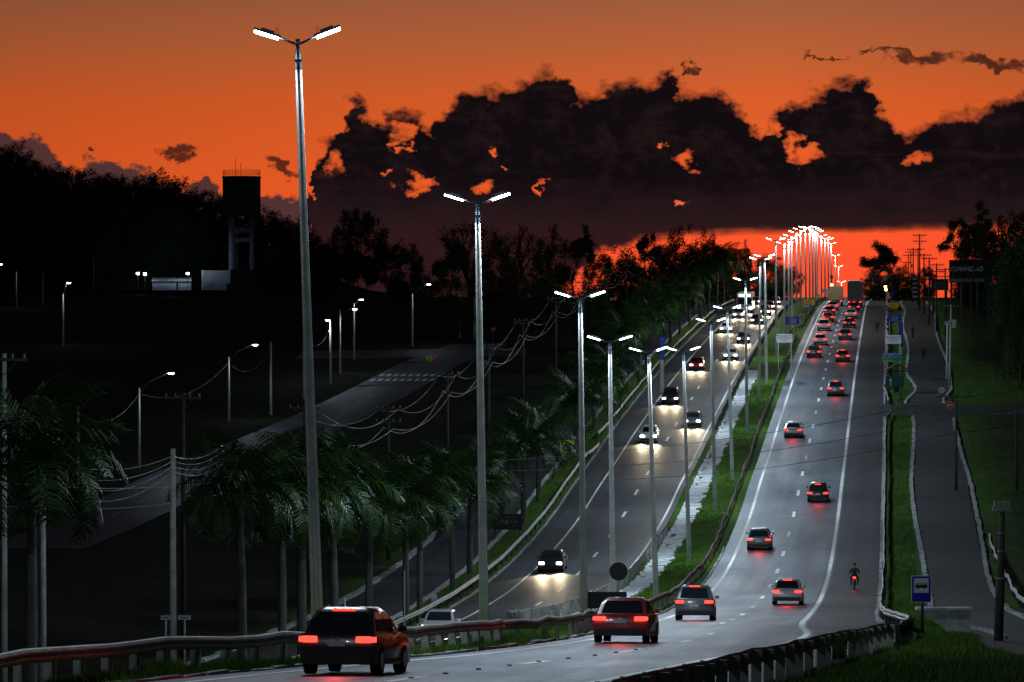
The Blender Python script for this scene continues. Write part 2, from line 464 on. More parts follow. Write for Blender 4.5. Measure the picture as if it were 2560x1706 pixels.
# ------------------------------------------------------------------ lie of the land
def pchip(xs, ys):
    xs = np.array(xs, float); ys = np.array(ys, float)
    h = np.diff(xs); dl = np.diff(ys) / h
    d = np.zeros_like(ys)
    for i in range(1, len(xs) - 1):
        if dl[i - 1] * dl[i] > 0:
            w1 = 2 * h[i] + h[i - 1]; w2 = h[i] + 2 * h[i - 1]
            d[i] = (w1 + w2) / (w1 / dl[i - 1] + w2 / dl[i])
    d[0] = dl[0]; d[-1] = dl[-1]

    def f(x):
        x = min(max(x, xs[0]), xs[-1])
        i = min(int(np.searchsorted(xs, x, 'right')) - 1, len(xs) - 2)
        t = (x - xs[i]) / h[i]
        return float((1 + 2 * t) * (1 - t) ** 2 * ys[i] + t * (1 - t) ** 2 * h[i] * d[i] + t * t * (3 - 2 * t) * ys[i + 1] + t * t * (t - 1) * h[i] * d[i + 1])
    return f


ZP = [(-200, 9), (0, -2.3)] + [(d, -2.3 - 0.0565 * d) for d in (40, 80, 120, 160, 190)] + [
    (205, -13.9), (230, -15.0), (250, -15.55), (270, -15.8), (288, -15.55), (310, -14.75), (330, -13.7), (352, -12.1), (375, -10.7),
    (399, -9.0), (443, -6.1), (470, -4.4), (505, -2.4), (550, -0.1), (600, 2.3), (646, 4.3), (700, 6.1), (746, 7.1), (800, 7.9),
    (880, 8.5), (980, 8.2), (1054, 7.0), (1110, 5.2), (1300, -4), (1700, -30), (2500, -70), (4000, -90), (60000, -95)]
zR = pchip(*zip(*ZP))
_xc = pchip(*zip(*[(-100, -36), (0, -19.6), (40, -13.4), (60, -10.3), (86, -6.5), (102.7, -3.3), (113, -1.0), (132, 1.9), (150, 3.8), (174, 5.3), (205, 7.76), (250, 11.925), (332, 19.51)]))


def XC(d):
    return 0.0925 * d - 11.2 if d > 300 else _xc(d)


def XS(d):
    if d >= 95:
        return 0.0925 * d - 11.2
    return XC(d) + (0.0925 * 95 - 11.2 - XC(95))


def sm(t):
    t = min(max(t, 0.0), 1.0)
    return t * t * (3 - 2 * t)


_dip = pchip([-200, 100, 150, 190, 208, 228, 245, 284, 310, 350, 380, 420, 60000], [2.6, 2.6, 2.5, 2.2, 1.9, 1.45, 1.15, 0.65, 0.6, 0.45, 0.1, 0.0, 0.0])


def drop(u, d):
    """how far the descending lanes and the strip beyond lie below the climbing road"""
    a = 0.3 * sm((-2.6 - u) / 3.0) * (1 - 0.7 * sm((d - 150) / 90))
    q = min(max((-6.0 - u) / 10.75, 0.0), 1.2) * _dip(d)
    return a + q * (1 - sm((-30 - u) / 16))
_hill = pchip([-4000, -400, -200, -118, -82, -58, -40, -25, 4000], [46, 42, 34, 25, 17.5, 11, 6, 2, 0])


_wide = pchip([-200, 60, 86, 95, 103, 116, 60000], [1.6, 1.5, 1.4, 1.15, 0.75, 0.0, 0.0])


def Xof(u, d):
    if u >= -2.6: return XC(d) + u + _wide(d) * sm((u - 0.5) / 6.5)
    if u <= -5.6: return XS(d) + u
    t = (-2.6 - u) / 3.0
    return (1 - t) * (XC(d) - 2.6) + t * (XS(d) - 5.6)


def uof(X, d):
    a = X - XC(d)
    if a >= -2.6: return a - _wide(d) * sm((a - 0.5) / 7.5)
    b = X - XS(d)
    if b <= -5.6: return b
    x0 = XC(d) - 2.6; x1 = XS(d) - 5.6
    return -2.6 - 3.0 * (x0 - X) / (x0 - x1)


def Tu(u, d):
    z = zR(d)
    if u < -2.6: z -= drop(u, d)
    if d > 780:
        z += _hill(Xof(u, d)) * sm((d - 842) / 125)
    if u > 22:
        z += 0.9 * sm((u - 22) / 25) * sm((d - 150) / 100)
    return z


def T(X, d):
    return Tu(uof(X, d), d)


def at(px, row):
    """ground point seen along a sight line: (X, d, z)"""
    lo = 70.0
    prev = None
    d = lo
    while d < 1200:
        X = (px - 1280) / F * d
        r = 853 - T(X, d) * F / d
        if r <= row:
            break
        d += 1.0
    X = (px - 1280) / F * d
    return X, d, T(X, d)


def atd(px, d):
    X = (px - 1280) / F * d
    return Vector((X, d, T(X, d)))


def G(u, d, dz=0.0):
    return Vector((Xof(u, d), d, Tu(u, d) + dz))


DS = sorted(set([-150, -80, -20, 20, 40, 55] + list(range(62, 400, 3)) + list(range(400, 1000, 6)) + list(range(1000, 1400, 20)) +
                [1450, 1550, 1700, 2000, 2500, 3200, 4500, 7000, 12000, 25000, 45000]))
US = [-30000, -9000, -3000, -1200, -600, -400, -300, -240, -200, -170, -145, -125, -110, -98, -86, -75, -65, -56, -48, -42, -37, -33, -30, -27, -24.4,
      -24, -21, -19.3, -18.9, -17.4, -16.2, -14, -10, -6.4, -5.6, -4.6, -3.6, -2.6, -1.2, -0.6, 3.5, 7, 10.4, 10.9, 12, 13.3, 15, 17.8, 18.4, 20, 22, 25, 28, 32, 37, 43, 50, 60,
      75, 95, 120, 160, 220, 320, 500, 1200, 4000, 12000, 30000]


def grid(us, ds, dz, xf=None):
    vs = []; fs = []
    for d in ds:
        for u in us:
            p = G(u, d); vs.append((p.x, p.y, p.z + (dz(u, d) if callable(dz) else dz)))
    n = len(us)
    for i in range(len(ds) - 1):
        for j in range(n - 1):
            fs.append((i * n + j, i * n + j + 1, (i + 1) * n + j + 1, (i + 1) * n + j))
    return vs, fs


rnd = random.Random(11)


def bumpy(u, d):
    paved = -24.2 < u < -19 or -16.6 < u < -6.2 or -0.9 < u < 10.6 or 13 < u < 18
    if paved or abs(u) > 300 or d > 1000: return -0.05
    return rnd.uniform(-0.05, 0.06)


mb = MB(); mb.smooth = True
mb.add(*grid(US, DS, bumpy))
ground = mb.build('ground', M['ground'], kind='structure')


def ribbon(name, u0, u1, d0, d1, m, dz, kind='structure', parent=None, nu=3, cut=None):
    ds = [d0] + [d for d in DS if d0 < d < d1] + [d1]
    us = [u0 + (u1 - u0) * i / (nu - 1) for i in range(nu)] if not callable(u0) else None
    mb = MB(); mb.smooth = True
    mb.add(*grid(us, ds, dz))
    return mb.build(name, m, parent, kind=kind)


road_r = ribbon('road', -0.9, 7.25, -100, 1300, M['asphalt'], 0.030, nu=5)
road_l = ribbon('road', -16.3, -6.35, 88, 1300, M['asphalt_old'], 0.030, nu=5)
shoulder = ribbon('road_shoulder', 7.25, 10.5, -100, 1300, M['shoulder'], 0.029)
srv = ribbon('service_road', -24.2, -19.1, 100, 1100, M['lane'], 0.030)
path = ribbon('path', 13.25, 17.75, 60, 780, M['path'], 0.030)
# driveway joining road and path
mb = MB(); mb.smooth = True
mb.add(*grid([10.45, 12, 13.3, 15, 17.8, 19, 22, 26, 32, 45], [419, 422, 425, 428, 431, 434], 0.034))
mb.build('driveway', M['lane'], kind='structure')

# left street far out in the valley
def street_pts(w):
    c = [(300, -35.2), (342, -30), (366, -27), (410, -20.0), (452, -14.6), (490, -10.8), (520, -7.6), (545, -4.2)]
    fx = pchip(*zip(*c))
    vs = []; fs = []
    ds = list(range(300, 546, 5))
    for d in ds:
        for k in range(3):
            X = fx(d) + (k - 1) * w / 2
            vs.append((X, d, T(X, d) + 0.05))
    for i in range(len(ds) - 1):
        for k in range(2):
            fs.append((i * 3 + k, i * 3 + k + 1, i * 3 + k + 4, i * 3 + k + 3))
    return vs, fs, fx


vs, fs, SX = street_pts(7.6)
mb = MB(); mb.smooth = True; mb.add(vs, fs)
street = mb.build('side_street', M['asphalt_old'], kind='structure')
mb = MB(); mb.smooth = True
vv = []; ff = []
for i, X in enumerate(np.linspace(-27, 2, 24)):
    for k, d in enumerate((513, 519, 525, 531)):
        vv.append((X, d + (X + 12) * 0.25, T(X, d + (X + 12) * 0.25) + 0.055))
for i in range(23):
    for k in range(3):
        ff.append((i * 4 + k, i * 4 + 4 + k, i * 4 + 5 + k, i * 4 + 1 + k))
mb.add(vv, ff)
mb.build('cross_street', M['asphalt_old'], kind='structure')

# ---- painted markings: parts of their road
def line(u0, w, d0, d1, parent, name='edge_line', m=None, dz=0.036):
    ds = [d0] + [d for d in DS if d0 < d < d1] + [d1]
    mb = MB(); mb.add(*grid([u0 - w / 2, u0 + w / 2], ds, dz))
    return mb.build(name, m or M['paint'], parent)


line(0.0, 0.22, -50, 1000, road_r)
line(7.0, 0.26, -50, 1000, road_r)
line(-6.85, 0.18, 92, 900, road_l)
line(-13.85, 0.16, 92, 900, road_l)
ch = [d for d in np.arange(69, 780, 16)]
for i, d in enumerate(ch):
    line(3.45, 0.25, d, d + 4.2, road_r, 'lane_dash')
for d in np.arange(104, 760, 16):
    line(-10.3, 0.22, d, d + 4.2, road_l, 'lane_dash')
# road studs along the near edge line and lane line
for d in np.arange(84, 132, 4):
    p = G(7.16, d, 0.05)
    mb = MB(); mb.box((0, 0, 0), (0.11, 0.16, 0.035)); mb.build('road_stud', M['black'], road_r, p)
for d in np.arange(81, 125, 4):
    p = G(3.45 + 0.02, d - 1.4, 0.05)
    mb = MB(); mb.box((0, 0, 0), (0.12, 0.12, 0.03)); mb.build('road_stud', M['black'], road_r, p)
# side street centre dashes and zebra crossing
for d in range(318, 460, 9):
    for s in (0.0,):
        mb = MB()
        a, b = SX(d), SX(d + 3)
        mb.add([(a - .07, d, T(a, d) + .058), (a + .07, d, T(a, d) + .058), (b + .07, d + 3, T(b, d + 3) + .058), (b - .07, d + 3, T(b, d + 3) + .058)], [(0, 1, 2, 3)])
        mb.build('lane_dash', M['paint_y'], street)
for r_ in range(2):
    for i in range(9):
        X = SX(468 + 8 * r_) - 3.4 + i * 0.85; d = 468 + 8 * r_
        mb = MB()
        mb.add([(X, d, T(X, d) + .06), (X + .45, d, T(X, d) + .06), (X + .75, d + 3.5, T(X, d + 3.5) + .06), (X + .3, d + 3.5, T(X, d + 3.5) + .06)], [(0, 1, 2, 3)])
        mb.build('crossing_stripe', M['paint'], street)


# ------------------------------------------------------------------ kerbs
def kerb(name, label, u0, w, h, d0, d1, step, m, wob=0.05, near=420, seed=1, uf=None, jag=0.0, cat='kerb'):
    """kerb stones one by one where they can be told apart, the far ones joined"""
    r = random.Random(seed)
    t = thing(name, label, cat, G(u0, d0))
    o = t.location.copy()
    far = MB()
    d = d0
    while d < d1 - 0.5:
        e = min(d + step, d1)
        ua = (uf(d) if uf else u0) + r.uniform(-wob, wob); ub = (uf(e) if uf else u0) + r.uniform(-wob, wob)
        hh = h + r.uniform(-0.03, 0.03); g = 0.04
        a = G(ua, d + g); b = G(ub, e - g)
        vs = []
        for p, hj in ((a, hh), (b, hh)):
            for dx, dz in ((0, -0.25), (w, -0.25), (w, hj), (0, hj)):
                vs.append((p.x + dx - o.x, p.y - o.y, p.z + dz - o.z + (r.uniform(-jag, jag) if dz > 0 else 0)))
        fs = [(0, 1, 2, 3), (7, 6, 5, 4), (0, 4, 5, 1), (1, 5, 6, 2), (2, 6, 7, 3), (3, 7, 4, 0)]
        if d < near:
            MB().add(vs, fs).build('kerb_stone', m, t)
        else:
            far.add(vs, fs)
        d = e
    if far.v:
        far.build('far_kerb_stones', m, t, kind='stuff')
    return t


uw = lambda d: 13.05 + 0.9 * math.exp(-((d - 456) / 16) ** 2) - 0.7 * math.exp(-((d - 437) / 8) ** 2) + 0.25 * math.sin(d * 0.05) + (0.5 * sm((285 - d) / 60))
kerb('path_kerb', 'whitewashed kerb along the grass side of the narrow path', 13.0, 0.32, 0.12, 140, 418, 2.4, M['whitewash'], 0.05, 330, 3, uw, 0.03)
kerb('path_kerb', 'whitewashed kerb of the path beyond the driveway, beside the sign posts', 13.0, 0.30, 0.12, 434, 760, 3.0, M['whitewash'], 0.05, 470, 4, uw, 0.03)
ux = lambda d: 17.7 - 1.0 * math.exp(-((d - 437) / 10) ** 2) + 0.25 * math.sin(d * 0.04 + 1)
kerb('path_kerb', 'broken whitewashed kerb along the dark bank side of the path', 17.7, 0.28, 0.16, 150, 416, 2.4, M['whitewash'], 0.06, 330, 5, ux, 0.03)
kerb('path_kerb', 'whitewashed kerb of the path beyond the driveway, below the utility poles', 17.7, 0.28, 0.16, 434, 745, 3.0, M['whitewash'], 0.05, 470, 6, ux, 0.03)
kerb('road_kerb', 'stained white kerb at the foot of the outer guardrail', 10.42, 0.2, 0.14, 100, 417, 2.5, M['whitewash'], 0.03, 330, 7, None, 0.02)
kerb('road_kerb', 'stained white kerb beyond the driveway below the road signs', 10.42, 0.2, 0.14, 433, 760, 3.0, M['whitewash'], 0.03, 440, 8, None, 0.02)
kerb('road_kerb', 'low earth stained kerb between the near bend and the median grass', -1.05, 0.16, 0.10, 84, 300, 2.0, M['concrete'], 0.04, 300, 9, None, 0.02)
kerb('road_kerb', 'mossy kerb at the foot of the far left guardrail', -16.3, 0.18, 0.10, 120, 640, 2.5, M['concrete'], 0.04, 330, 10, None, 0.03)
kerb('lane_kerb', 'pale kerb between the palm strip and the service road', -19.25, 0.3, 0.13, 130, 640, 3.0, M['whitewash'], 0.05, 400, 12, None, 0.02)
kerb('lane_kerb', 'snow white broken kerb on the outer side of the service road', -24.4, 0.38, 0.2, 150, 640, 3.0, M['whitewash'], 0.08, 400, 13, None, 0.05)
# white drain slabs beside the median
t = thing('drain_channel', 'white concrete drain of broken slabs between road and median grass', 'drain', G(-5.2, 190))
o = t.location
r = random.Random(5)
for d in np.arange(188, 486, 1.9):
    w0, w1 = -5.75 + r.uniform(-.08, .08), -4.35 + r.uniform(-.22, .18)
    L = 1.82 + r.uniform(-.2, .04)
    vs = []
    for dd in (d, d + L):
        for u, dz in ((w0, 0.13), (w0 + 0.3, 0.03), (w1, 0.06 + r.uniform(0, .05))):
            vs.append(G(u, dd, dz + r.uniform(-.015, .03)) - o)
    vs += [v - Vector((0, 0, .3)) for v in vs]
    MB().add(vs, [(0, 1, 4, 3), (1, 2, 5, 4), (0, 6, 7, 1), (1, 7, 8, 2), (0, 3, 9, 6), (2, 8, 11, 5), (3, 4, 10, 9), (4, 5, 11, 10)]).build('drain_slab', M['drain'], t)


# ------------------------------------------------------------------ guardrails
def guardrail(label, uf, d0, d1, step, h, side, m, pm, near=330, wob=0.05, seed=1, droop=None, postw=0.16, group=None):
    """W-beam rail (part) on posts (parts); side = direction of the rail face from the posts"""
    r = random.Random(seed)
    t = thing('guardrail', label, 'guardrail', G(uf(d0), d0), group=group)
    o = t.location.copy()
    prof = [(0.0, -0.155), (0.045, -0.13), (0.08, -0.075), (0.08, -0.045), (0.03, 0.0), (0.08, 0.045), (0.08, 0.075), (0.045, 0.13), (0.0, 0.155), (-0.012, 0.15), (-0.012, -0.15)]
    ds = list(np.arange(d0, d1, step)); ds.append(d1)
    rings = []
    far = MB(); offs = []
    for i, d in enumerate(ds):
        a = r.uniform(-wob, wob); b = r.uniform(-wob * 0.8, wob * 0.8)
        offs.append((a, b))
        p = G(uf(d) + a, d)
        hh = h - 0.17 + b + (droop(d) if droop else 0)
        rings.append([(p.x + side * (q + 0.07) - o.x, p.y - o.y, p.z + hh + w - o.z) for q, w in prof])
    rail = MB(); rail.smooth = False
    rail.loft(rings)
    rail.build('rail', m, t)
    for i, d in enumerate(ds[:-1]):
        p = G(uf(d) + offs[i][0], d)
        mbx = far if d > near else MB()
        hp = h - 0.06 + offs[i][1] + (droop(d) if droop else 0)
        lean = r.uniform(-.02, .02)
        c = p - o
        top = c + Vector((lean, 0, hp))
        rr = postw / 2
        vs = [(c.x - rr, c.y - .06, c.z - .4), (c.x + rr, c.y - .06, c.z - .4), (c.x + rr, c.y + .06, c.z - .4), (c.x - rr, c.y + .06, c.z - .4),
              (top.x - rr, top.y - .06, top.z), (top.x + rr, top.y - .06, top.z), (top.x + rr, top.y + .06, top.z), (top.x - rr, top.y + .06, top.z)]
        mbx.add(vs, [(3, 2, 1, 0), (4, 5, 6, 7), (0, 1, 5, 4), (1, 2, 6, 5), (2, 3, 7, 6), (3, 0, 4, 7)])
        if d <= near:
            mbx.build('post', pm, t)
    if far.v:
        far.build('far_posts', pm, t, kind='stuff')
    return t


_rm = pchip([60, 80, 90, 100.5, 112, 140, 400, 1200], [-5.2, -4.0, -2.85, -2.0, -1.85, -1.75, -1.7, -1.7])
guardrail('dented grey guardrail along the near bend of the road', _rm, 68, 128, 2.05, 0.84, 1, M['galv'], M['concrete'], 400, 0.05, 2, postw=0.24)
guardrail('long rusty guardrail winding up the hill along the median grass', lambda d: -1.72 + 0.06 * math.sin(d * .09), 128.6, 560, 4.0, 0.80, 1, M['rust'], M['rust'], 400, 0.09, 3)
guardrail('upper rusty guardrail by the white electronic speed check sign in the median', lambda d: -1.6 + 0.08 * math.sin(d * .07) - 1.2 * sm((590 - d) / 18), 568, 800, 4.0, 0.8, 1, M['rust'], M['rust'], 300, 0.08, 4)
guardrail('dark guardrail on wide posts seen from behind at the near outer edge', lambda d: 10.75, 57, 124, 2.6, 0.82, -1, M['rust'], M['concrete'], 400, 0.03, 5, postw=0.2)
guardrail('guardrail with white lit top edge on the outer shoulder up to the driveway', lambda d: 10.78 + 0.5 * sm((d - 408) / 9), 125, 417, 4.0, 0.74, -1, M['galv'], M['steel_dark'], 400, 0.05, 6)
guardrail('bent guardrail with white top edge beyond the driveway past the sign boards', lambda d: 10.75 + 0.5 * sm((440 - d) / 8) + 0.12 * math.sin(d * .33), 433, 745, 4.0, 0.74, -1, M['galv'], M['steel_dark'], 300, 0.16, 7)
guardrail('shiny double edged guardrail beside the dark palm strip ending in a curl', lambda d: -16.75 + 0.5 * sm((d - 372) / 10) , 118, 384, 4.0, 0.8, 1, M['galv'], M['steel_dark'], 330, 0.025, 8)
guardrail('shiny guardrail running from the dark junction up to the white bus', lambda d: -16.8 - 0.3 * sm((400 - d) / 8), 394, 900, 4.0, 0.8, 1, M['galv'], M['steel_dark'], 300, 0.05, 9)
guardrail('short guardrail with pale slanted posts above the white drain', lambda d: -6.1 + 0.25 * sm((d - 300) / 8), 186, 312, 2.0, 0.80, -1, M['galv'], M['concrete'], 400, 0.05, 10)
guardrail('short bright guardrail on the outer curve of the path by the pole', lambda d: 18.7 + 0.1 * math.sin(d * .1), 168, 305, 4.0, 0.7, -1, M['galv'], M['steel_dark'], 400, 0.06, 11)
guardrail('low dark guardrail between median grass and the descending lanes further uphill', lambda d: -6.0, 400, 760, 4.0, 0.7, -1, M['steel_dark'], M['steel_dark'], 200, 0.04, 12)

# ------------------------------------------------------------------ tall street lamps in the median
def ngon(r, n, z, ph=0.0, sx=1.0):
    return [(r * math.cos(2 * PI * k / n + ph) * sx, r * math.sin(2 * PI * k / n + ph), z) for k in range(n)]


def lamp_proto(H, lens):
    t = thing('street_lamp', 'x', 'street lamp')
    mb = MB()
    rings = []
    for i in range(9):
        z = -0.3 + (H - 0.75 + 0.3) * i / 8
        f = i / 8
        rr = 0.165 + (0.085 - 0.165) * f
        # H-section like pole: two flanges with a shallow web between them
        rings.append([(rr * a, rr * b, z) for a, b in ((-1, -.85), (-.45, -.95), (-.28, -.62), (.28, -.62), (.45, -.95), (1, -.85), (1, .85), (.45, .95), (.28, .62), (-.28, .62), (-.45, .95), (-1, .85))])
    mb.loft(rings)
    mb.build('pole', M['pole_concrete'], t)
    mb = MB(); mb.smooth = True
    mb.loft([ngon(.085, 10, H - 0.80), ngon(.085, 10, H - 0.35), ngon(.06, 10, H - 0.34), ngon(.06, 10, H)])
    mb.build('pole_cap', M['arm'], t)
    mb = MB(); mb.box((0, 0, H - 0.52), (0.2, 0.2, 0.035)); mb.build('collar', M['steel_dark'], t)
    heads = []
    for s in (-1, 1):
        mb = MB(); mb.smooth = True
        mb.tube([(0, 0, H - 0.14), (s * 0.22, 0, H - 0.06), (s * 0.52, 0, H + 0.07)], [0.032, 0.03, 0.028], 7)
        mb.build('arm', M['arm'], t)
        head = MB()
        q = Matrix.Rotation(-s * 0.30, 3, 'Y')
        for sz, w, zz in (((0.74, 0.34, 0.06), 0, 0.0), ((0.36, 0.2, 0.06), 0, 0.055)):
            head.box(Vector((s * 0.80, 0, H + 0.17)) + q @ Vector((0, 0, zz)), sz, mat=q)
        for k in (-0.24, -.19):
            head.tube([Vector((s * (0.75 + k), 0.05, H + 0.05)), Vector((s * (0.75 + k) , 0.05, H + 0.3))], 0.006, 4)
        h = head.build('lamp_head', M['arm'], t)
        le = MB()
        le.box(Vector((s * 0.82, 0, H + 0.17)) + q @ Vector((0, 0, -0.05)), (0.66, 0.30, 0.07), mat=q)
        le.build('lens', lens, h)
    return t


def spot(name, loc, direction, power, size, col, radius=0.12, blend=0.6, parent=None):
    L = bpy.data.lights.new(name, 'SPOT')
    L.energy = power; L.spot_size = math.radians(size); L.spot_blend = blend
    L.color = col; L.shadow_soft_size = radius
    o = bpy.data.objects.new(name, L); C.objects.link(o)
    o.rotation_euler = Vector(direction).to_track_quat('-Z', 'Y').to_euler()
    o.location = loc
    if parent is not None: o.parent = parent
    return o


LP = 1720.0
LAMPS = [(-330, 72, 15.4, .02, 'near street lamp standing just outside the view beyond the frame edge'),
         (797, 110, -97, .034, 'tallest street lamp with two blazing heads, beside the near guardrail'),
         (1211, 145, -502, .016, 'second tallest street lamp, with yellow band at its foot, its head before the dark clouds'),
         (1460, 190, -742, .012, 'street lamp with starry white head standing before the dark trees'),
         (1533, 212, 14.3, .012, 'street lamp beside the black back of a round sign'),
         (1640, 247, 14.9, .030, 'street lamp on the wide end of the median grass'),
         (1723, 288, 14.9, .027, 'street lamp beside the end of the short guardrail on the white drain'),
         (1788, 330, 15.3, .022, 'street lamp in the median whose foot is level with the broken white drain slabs'),
         (1831, 354, 14.8, .030, 'eighth street lamp of the median row counting uphill, with wide level heads'),
         (1868, 400, 14.9, .012, 'ninth street lamp of the median row, beside the end of the white drain'),
         (1897, 441, 15.0, -.012, 'tenth street lamp of the median row, its heads below those of its neighbour'),
         (1917, 463, 14.4, .018, 'eleventh street lamp of the median row, with raised V shaped arms'),
         (1942, 508, 14.8, .010, 'street lamp just before the white speed check sign in the median')]
lp = lamp_proto(15.0, M['led'])
first = True
ordw = ['thirteenth', 'fourteenth', 'fifteenth', 'sixteenth', 'seventeenth', 'eighteenth', 'nineteenth', 'twentieth', 'twenty-first', 'twenty-second', 'twenty-third', 'twenty-fourth', 'twenty-fifth', 'twenty-sixth', 'twenty-seventh', 'twenty-eighth', 'twenty-ninth']
for i, (px, d, H, lean, lab) in enumerate(LAMPS):
    p = atd(px, d)
    if H < 0: H = (853 + H) * d / F - p.z        # read from the row of its top
    root = lp if i == 0 else dup(lp, p)
    root.location = p; root.rotation_euler = (0, -lean, -0.0925 + (0.12 if i % 3 == 1 else -0.1 * (i % 2)))
    root.scale = (1, 1, H / 15.0)
    tag(root, lab, 'street lamp', 'double armed street lamps along the median')
    for s in (-1, 1):
        for q in (-1, 1):
            spot('lamp_light', (s * 0.82, q * 0.1, 14.98), (s * 0.25, q * 0.9, -1), LP * (0.6 if i == 0 else 0.8 if i < 3 else 1.0 if i > 4 else 0.75), 158, (0.68, 0.85, 1.0), 0.14, 0.5, root)
FAR = [547, 571, 590, 617, 647, 686, 717, 746, 774, 792, 840, 887, 932, 980, 1056, 1112, 1185]
lp2 = lamp_proto(13.3, M['led_warm'])
for i, d in enumerate(FAR):
    px = 2227 - 145408 / d
    p = atd(px, d)
    root = lp2 if i == 0 else dup(lp2, p)
    root.location = p; root.rotation_euler = (0, -0.004 * ((i * 7) % 3), -0.09 + 0.2 * ((i * 5) % 4 - 1.5) / 2)
    tag(root, ordw[i] + ' street lamp of the uphill median row, standing against the red sky', 'street lamp', 'double armed street lamps along the median')
    spot('lamp_light', (0, -0.3, 13.2), (0, 0, -1), LP * 1.6, 160, (0.9, 0.93, 1.0), 0.2, 0.5, root)
# ------------------------------------------------------------------ foliage materials
def leaf_mat(name, a, b_, rough=0.5, spec=0.35):
    m = bpy.data.materials.new(name); m.use_nodes = True
    t = NT(m.node_tree); b = m.node_tree.nodes['Principled BSDF']
    tc = t.n.new('ShaderNodeTexCoord').outputs['Object']
    n = t.noise(tc, 0.9, 4, 0.7); f = t.noise(tc, 14.0, 3, 0.6)
    c = t.mix(t.step(n, 0.35, 0.68), a, b_)
    c = t.mix(t.m('MULTIPLY', f, 0.5), c, tuple(x * 0.5 for x in a))
    t.l.new(c, b.inputs['Base Color'])
    b.inputs['Roughness'].default_value = rough
    b.inputs['Specular IOR Level'].default_value = spec
    return m


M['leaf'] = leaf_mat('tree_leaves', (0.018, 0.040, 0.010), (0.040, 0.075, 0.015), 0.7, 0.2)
M['leaf_lit'] = leaf_mat('lit_tree_leaves', (0.040, 0.085, 0.015), (0.085, 0.14, 0.03), 0.55, 0.25)  # paler copy of the tree leaves, lamplight put into the colour
M['frond'] = leaf_mat('palm_fronds', (0.010, 0.042, 0.006), (0.036, 0.082, 0.008), 0.48, 0.22)
M['bark'] = mat('bark', (0.055, 0.042, 0.032), 0.9, var=0.4, scale=3, bump=0.5)
M['palm_bark'] = mat('palm_trunk', (0.075, 0.075, 0.066), 0.85, var=0.35, scale=1.5, bump=0.3)
M['crownshaft'] = mat('crownshaft', (0.06, 0.11, 0.03), 0.5, var=0.2)
M['grass'] = leaf_mat('grass_blades', (0.060, 0.165, 0.014), (0.140, 0.240, 0.030), 0.6, 0.2)


# ------------------------------------------------------------------ palms
def frond_mesh(L, droop, seed):
    r = random.Random(seed)
    mb = MB()
    pts = []
    n = 11
    for i in range(n):
        f = i / (n - 1)
        a = 1.0 - droop * f ** 1.25          # pitch along the frond
        if i == 0:
            p = Vector((0, 0, 0))
        else:
            p = pts[-1] + Vector((math.cos(a), 0, math.sin(a))) * (L / (n - 1))
        pts.append(p)
    mb.tube(pts, [0.04 * (1 - 0.85 * i / (n - 1)) for i in range(n)], 4, caps=False)
    ns = 34
    for i in range(2, ns):
        f = i / ns
        x = f * (n - 1); k = min(int(x), n - 2); p = pts[k].lerp(pts[k + 1], x - k)
        d = (pts[k + 1] - pts[k]).normalized()
        ll = (0.95 * math.sin(PI * (0.12 + 0.80 * f)) + 0.12) * r.uniform(.85, 1.1)
        for s in (-1, 1):
            side = Vector((0, s, 0))
            up = d.cross(side) * (-s)
            lift = r.uniform(-0.35, 0.45)
            a = (side * 0.86 + d * 0.48 + Vector((0, 0, lift * .6))).normalized()
            b = (a + Vector((0, 0, -r.uniform(0.7, 1.5)))).normalized()
            m1 = p + a * ll * 0.48; e = m1 + b * ll * 0.58
            w = d * 0.028
            mb.add([p - w, p + w, m1 + w * 1.1, m1 - w * 1.1, e], [(0, 1, 2, 3), (3, 2, 4)])
    return mb.mesh('frond', M['frond'])


FR = [frond_mesh(3.3, dr, sd) for dr, sd in ((1.15, 1), (1.6, 2), (2.0, 3), (2.5, 4), (2.9, 5))]


def palm(p, H, label, seed, nf=17, group='palms in the strip beside the service road', sc=1.0):
    r = random.Random(seed)
    t = thing('palm_tree', label, 'palm tree', p, r.uniform(0, 6), group)
    t.rotation_euler = Euler((r.uniform(-.035, .035), r.uniform(-.035, .035), r.uniform(0, 6)), 'XYZ')
    H += r.uniform(-.5, .7); sc *= r.uniform(.86, 1.14)
    th = H - 4.3 * sc
    mb = MB(); mb.smooth = True
    rings = []
    for i in range(26):
        f = i / 25
        rr = (0.21 + 0.05 * math.sin(f * 3.0) - 0.07 * f) * (1.0 if i % 2 else 0.95) * sc
        if i == 0: rr *= 1.25
        rings.append(ngon(rr, 9, -0.3 + (th - 0.9 + 0.3) * f))
    mb.loft(rings)
    mb.build('trunk', M['palm_bark'], t)
    mb = MB(); mb.smooth = True
    mb.loft([ngon(.15 * sc, 9, th - 0.92), ngon(.16 * sc, 9, th - .7), ngon(.11 * sc, 9, th), ngon(.05 * sc, 9, th + 0.35)])
    mb.build('crownshaft', M['crownshaft'], t)
    for k in range(nf):
        lvl = k / (nf - 1)
        me = FR[min(4, int(lvl * 5))]
        o = obj('frond', me, t, (0, 0, th + 0.1 - 0.25 * lvl))
        o.rotation_euler = Euler((r.uniform(-.2, .2), 0.05 + 0.45 * lvl - 0.45 * (1 - lvl) + r.uniform(-.15, .15), k * 2.399 + r.uniform(-.3, .3)), 'XYZ')
        s_ = r.uniform(1.2, 1.5) * sc
        o.scale = (s_, s_, s_)
    return t


